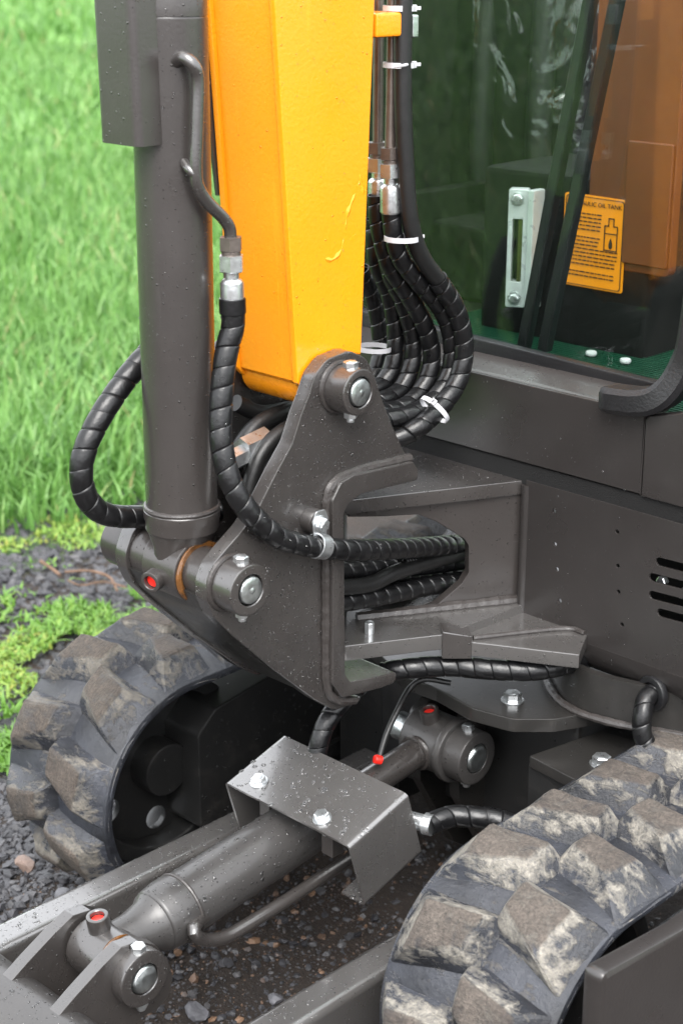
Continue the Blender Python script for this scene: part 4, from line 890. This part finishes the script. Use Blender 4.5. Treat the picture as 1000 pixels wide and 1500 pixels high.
# hard pipe beside the barrel
px_ = -1.424
obj('hard_pipe', tube([on(308, 1336, 'x', px_-.03), on(290, 1350, 'x', px_-.012), on(284, 1364, 'x', px_), on(298, 1376, 'x', px_), on(326, 1374, 'x', px_), on(360, 1356, 'x', px_), on(430, 1312, 'x', px_), on(500, 1266, 'x', px_), on(560, 1228, 'x', px_)], .0092, .005, 18), MT['grey_wet'], bar)
# folded guard over gland and fittings
ga0 = on(512, 1240, 'x', -1.318); gb0 = on(597, 1163, 'x', -1.318); gv = (gb0-ga0).normalized(); gl_ = (gb0-ga0).length; gn_ = Vector((1, 0, 0)).cross(gv)
Wg, Hg, th = .249, .112, .004
def fold_profile(outl, r):
    P = [Vector(p) for p in outl]; Q = [P[0]]
    for i in range(1, len(P)-1):
        u, v = P[i-1]-P[i], P[i+1]-P[i]; t = min(r, u.length*.45, v.length*.45); u.normalize(); v.normalize()
        for k in range(6): s = k/5; Q.append((1-s)**2*(P[i]+u*t)+2*s*(1-s)*P[i]+s*s*(P[i]+v*t))
    Q.append(P[-1]); In = []
    for i, q in enumerate(Q):
        d = (Q[min(i+1, len(Q)-1)]-Q[max(i-1, 0)]).normalized(); In.append(q+Vector((-d.y, d.x))*th)
    return Q+In[::-1]
prof = fold_profile([(-.045, -Hg), (0, -Hg), (0, 0), (-Wg, 0), (-Wg, -Hg), (-Wg+.03, -Hg)], .009)
gg = obj('cylinder_guard', loft([[ga0+Vector((1, 0, 0))*a+gn_*b+gv*t for a, b in prof] for t in (0, .001, gl_-.001, gl_)]), MT['wet_sheen_top'], EX)
for (a, b) in ((380, 1146), (472, 1199)):
    P = onp(a, b, ga0, gn_); bolt_part(gg, P, gn_, .0105, .008, .03); 
    obj('stand_off', box(P-gn_*.035+gv*.01, (.022, .022, .062), .002), MT['grey'], gg)
# ears, cross tube and the two push arms of the dozer blade
ear_px = [(40, 1545), (78, 1498), (112, 1458), (150, 1416), (178, 1388), (204, 1379), (228, 1384), (246, 1404), (254, 1432), (247, 1460), (230, 1480), (205, 1492), (150, 1580)]
arm_z = .215
def arm(xc, w):
    bm = box((xc, 1.12, arm_z-.055), (w, 1.30, .11), .012, None, None, 4); return bm
xf_ = on(170, 1305, 'z', arm_z).x-.027; xn_ = on(450, 1440, 'z', arm_z).x+.027
ba = obj('blade_arm', arm(xf_, .056), MT['wet_sheen_top'], EX, 'grey box-section push arm on the far side')
bn = obj('blade_arm', arm(xn_, .056), MT['wet_sheen_top'], EX, 'grey box-section push arm on the near side')
ct_c = on(18, 1492, 'x', -1.52)
ctu = obj('cross_tube', drum((xf_+.02, ct_c.y, ct_c.z), (1, 0, 0), .055, xn_-xf_-.04, .002, 48), MT['satin'], EX)
obj('ear', plate_x([ear_px], -1.420, .020, .004, .0015), MT['grey_wet'], ctu)
obj('ear', plate_x([ear_px], -1.520, .020, .004, .0015, trace_x=-1.420), MT['grey_wet'], ctu)
pin_set(ctu, PL, .0385, -1.400, 'grey_wet', .0200, .022)
wr = [Vector((-1.409+.0, PL.y-.05-.02*k, PL.z-.06-.02*k)) for k in range(3)]
# hoses of the blade cylinder
fr = on(622, 1206, 'x', -1.318)
f_o = obj('hose_ferrule', lathe([(-.03, 0), (-.03, .012), (0, .012), (0, .0155), (.012, .0155), (.012, 0)], fr, (1, .3, .02), 24), MT['zinc'], gg)
hose([fr+Vector((.006, .002, 0)), on(660, 1196, 'z', fr.z+.004), on(695, 1197, 'z', fr.z+.003), on(735, 1203, 'z', fr.z), on(790, 1230, 'z', fr.z-.01)], .0150)
hose([on(462, 1120, 'x', -1.50), on(468, 1085, 'x', -1.50), on(480, 1055, 'x', -1.50), on(500, 1028, 'x', -1.50), on(530, 1000, 'x', -1.50)], .0142)
ln = obj('hydraulic_hose', tube([on(556, 1108, 'x', -1.47), on(566, 1075, 'x', -1.475), on(582, 1040, 'x', -1.48), on(600, 1008, 'x', -1.485), on(622, 995, 'x', -1.47), on(660, 1000, 'x', -1.44)], .0045, .006, 12), MT['rubber_hose'], EX)
obj('red_cap', drum(on(548, 1112, 'x', -1.47), (.4, .8, -.3), .007, .012, .002, 14), MT['red'], ln)

# ------------------------------------------------------------------ rubber tracks
TC = Vector((0, 1.47, .225)); RB = .184; REAR = 2.55; PIT = .121
def lug_mesh(side, arc, seed):
    """one tread lug: a tapered chevron half block that wraps over the edge of the belt"""
    b = bmesh.new(); sl = .020; W = .126; rr = random.Random(seed*7+side)
    j = lambda k: rr.uniform(-k, k)
    bot = [(-.012, -.052+sl), (-.012, .036+sl), (W, .054-sl*.6), (W, -.058-sl*.6)]
    topp = [(.010+j(.004), -.024+sl+j(.003), .034), (.010+j(.004), .010+sl+j(.003), .036), (.084+j(.006), .023-sl*.3+j(.003), .037), (.080+j(.006), -.030-sl*.3+j(.003), .035)]
    vb = [b.verts.new((a, s, -.008)) for a, s in bot]; vt = [b.verts.new(q) for q in topp]
    b.faces.new(vt)
    for k in range(4): b.faces.new((vb[k], vb[(k+1) % 4], vt[(k+1) % 4], vt[k]))
    bmesh.ops.bevel(b, geom=[e for e in b.edges if all(v in vt for v in e.verts) or (e.verts[0] in vt) != (e.verts[1] in vt)], offset=.0028, segments=1, affect='EDGES')
    bmesh.ops.subdivide_edges(b, edges=[e for e in b.edges if e.calc_length() > .012], cuts=4, use_grid_fill=True)
    bmesh.ops.triangulate(b, faces=b.faces[:])
    sd = Vector((seed*3.1, seed*1.7, side*5)); lay = b.verts.layers.float.new('tint')
    for v in b.verts:
        p = v.co.copy(); v[lay] = min(max((p.z+.004)/.0385, 0), 1)
        k = .0016*noise.noise(p*32+sd)+.0016*noise.noise(p*90+sd); v.co = p+Vector((k*.7, k, k))
    if side < 0:
        for v in b.verts: v.co.x = -v.co.x
        bmesh.ops.reverse_faces(b, faces=b.faces[:])
    if arc:
        for v in b.verts:
            x, s, n = v.co; a = s/RB; r = RB+n; v.co = Vector((x, math.sin(a)*r, math.cos(a)*r))
    return b
def belt_mesh(w, wobble):
    b = bmesh.new(); P = []
    for t in np.linspace(math.pi/2, 3*math.pi/2, 60): P.append((TC.y+math.cos(t)*1, TC.z+math.sin(t)*1, math.cos(t), math.sin(t), TC.y, TC.z))
    for y in np.linspace(TC.y, REAR, 24)[1:-1]: P.append((y, 0, 0, -1, y, TC.z))
    for t in np.linspace(-math.pi/2, math.pi/2, 36): P.append((0, 0, math.cos(t), math.sin(t), REAR, TC.z))
    for y in np.linspace(REAR, TC.y, 24)[1:-1]: P.append((y, 0, 0, 1, y, TC.z))
    hw_ = w/2; sect = [(-hw_+.012, RB-.020), (-hw_+.002, RB-.016), (-hw_, RB-.010), (-hw_+.002, RB-.003), (-hw_+.012, RB+.001), (-.05, RB+.003), (-.012, RB+.001), (0, RB-.004), (.012, RB+.001), (.05, RB+.003), (hw_-.012, RB+.001), (hw_-.002, RB-.003), (hw_, RB-.010), (hw_-.002, RB-.016), (hw_-.012, RB-.020), (0, RB-.022)]
    R = []
    for i, (_, _, ny, nz, cy, cz) in enumerate(P):
        row = []
        for x, r in sect:
            q = Vector((x, cy+ny*r, cz+nz*r)); k = wobble*noise.noise(q*30); row.append(b.verts.new(q+Vector((k*.5, ny*k, nz*k))))
        R.append(row)
    n = len(R); m = len(sect)
    for i in range(n):
        for k in range(m): b.faces.new((R[i][k], R[(i+1) % n][k], R[(i+1) % n][(k+1) % m], R[i][(k+1) % m]))
    return b
LUGS = {}
def track(xc, lugmat, ph_pos, ph_neg, lab):
    b = belt_mesh(.252, .0015); bmesh.ops.translate(b, vec=(xc, 0, 0), verts=b.verts[:])
    tr = obj('rubber_track', b, MT['belt'], EX, lab)
    step = PIT/RB
    for side, ph in ((1, ph_pos), (-1, ph_neg)):
        protos = []
        for seed in range(4):
            o = obj('tread_lug', lug_mesh(side, True, seed+(0 if xc < -1.4 else 7)), MT[lugmat], tr, ang=30); protos.append(o)
        phis = [rad(ph)+k*step for k in range(-8, 9)]; phis = [p for p in phis if rad(-92) < p < rad(95)]; used = 0
        for k, p in enumerate(phis):
            M = Matrix.Translation((xc, TC.y, TC.z)) @ Matrix.Rotation(math.pi/2-p, 4, 'X')
            if k < 4: protos[k].matrix_basis = M; MW[protos[k].name] = M
            else: clone(protos[k % 4], M, tr)
        flat = [obj('tread_lug', lug_mesh(side, False, seed+20), MT[lugmat], tr, ang=30) for seed in range(3)]
        s = max(phis)+step-math.pi/2; y0 = TC.y+s*RB; j = 0; y1 = TC.y+(-(min(phis)-step)-math.pi/2)*RB
        while y0+j*PIT < REAR:
            M = Matrix.Translation((xc, y0+j*PIT, TC.z+RB)); M2 = Matrix.Translation((xc, y1+j*PIT, TC.z-RB)) @ Matrix.Scale(-1, 4, (0, 0, 1))
            if j < 3: flat[j].matrix_basis = M; MW[flat[j].name] = M
            else: clone(flat[j % 3], M, tr)
            clone(flat[j % 3], M2, tr); j += 1
    return tr
XFT, XNT = -1.895, -1.048
track(XFT, 'lug', 18, 33, 'muddy far rubber track with its chunky tread lugs')
TC_far = TC.copy(); TC = Vector((0, 1.437, .217)); TC_near = TC
track(XNT, 'lug_near', 62, 44, 'clay-caked near rubber track with its chunky tread lugs')
# idlers with round openings, and the track side frames
for xc, TC in ((XFT, TC_far), (XNT, TC_near)):
    iw = obj('idler_wheel', ring((xc-.05, TC.y, TC.z), (1, 0, 0), RB-.024, RB-.05, .10, .006, 48), MT['chassis'], EX)
    hl = [[(math.cos(2*math.pi*k/20)*(RB-.049), math.sin(2*math.pi*k/20)*(RB-.049)) for k in range(20)]]
    for j in range(6):
        a = rad(32+60*j); hl.append([(math.cos(a)*.105+math.cos(2*math.pi*k/14)*.020, math.sin(a)*.105+math.sin(2*math.pi*k/14)*.020) for k in range(14)])
    obj('wheel_disc', plate(hl, (xc+.012, TC.y, TC.z), (0, 1, 0), (0, 0, 1), .012, .0015), MT['chassis'], iw)
    obj('wheel_hub', drum((xc-.055, TC.y, TC.z), (1, 0, 0), .045, .11, .005, 32), MT['chassis'], iw)
fsec = [(1.50, .115), (2.5, .10), (2.5, .365), (1.72, .35), (1.54, .325), (1.50, .29)]
tf = obj('track_frame', extrude_x(fillet(fsec, .018), -1.80, -1.955, .004), MT['chassis'], EX)
obj('frame_rib', box((-1.793, 1.72, .16), (.012, .20, .03), .005), MT['chassis'], tf)
nt0 = on(882, 1428, 'x', -.865); nt1 = on(1000, 1362, 'x', -.865)
nsec = [(nt0.y+.004, .06), (2.5, .06), (2.5, nt1.z+(nt1.z-nt0.z)*.3), (nt1.y, nt1.z), (nt0.y, nt0.z)]
obj('track_frame', extrude_x(fillet(nsec, [.01, .01, .01, .01, .012]), -.865, -.893, .008), MT['grey_clean'], EX)

# ------------------------------------------------------------------ standing water drops
drops_on(gg, 420, .0009, .0042, .1, seed=1); drops_on(bar, 420, .0008, .0032, -.1, seed=2); drops_on(ba, 900, .0009, .003, .3, seed=3); drops_on(bn, 800, .0009, .003, .3, seed=4)
drops_on(post, 1500, .0006, .0018, -.6, .6, 5); drops_on(sb, 700, .0007, .0026, .5, seed=6); drops_on(hn, 60, .0008, .0026, .0, seed=7); drops_on(bc, 120, .0006, .0018, -.6, .6, 8); drops_on(boom, 260, .0005, .0014, -.6, .6, 11); drops_on(cab, 90, .0006, .0022, -.6, .6, 12); drops_on(bp_, 60, .0005, .0014, -.6, .6, 13); drops_on(ctu, 260, .0008, .003, .1, seed=9)
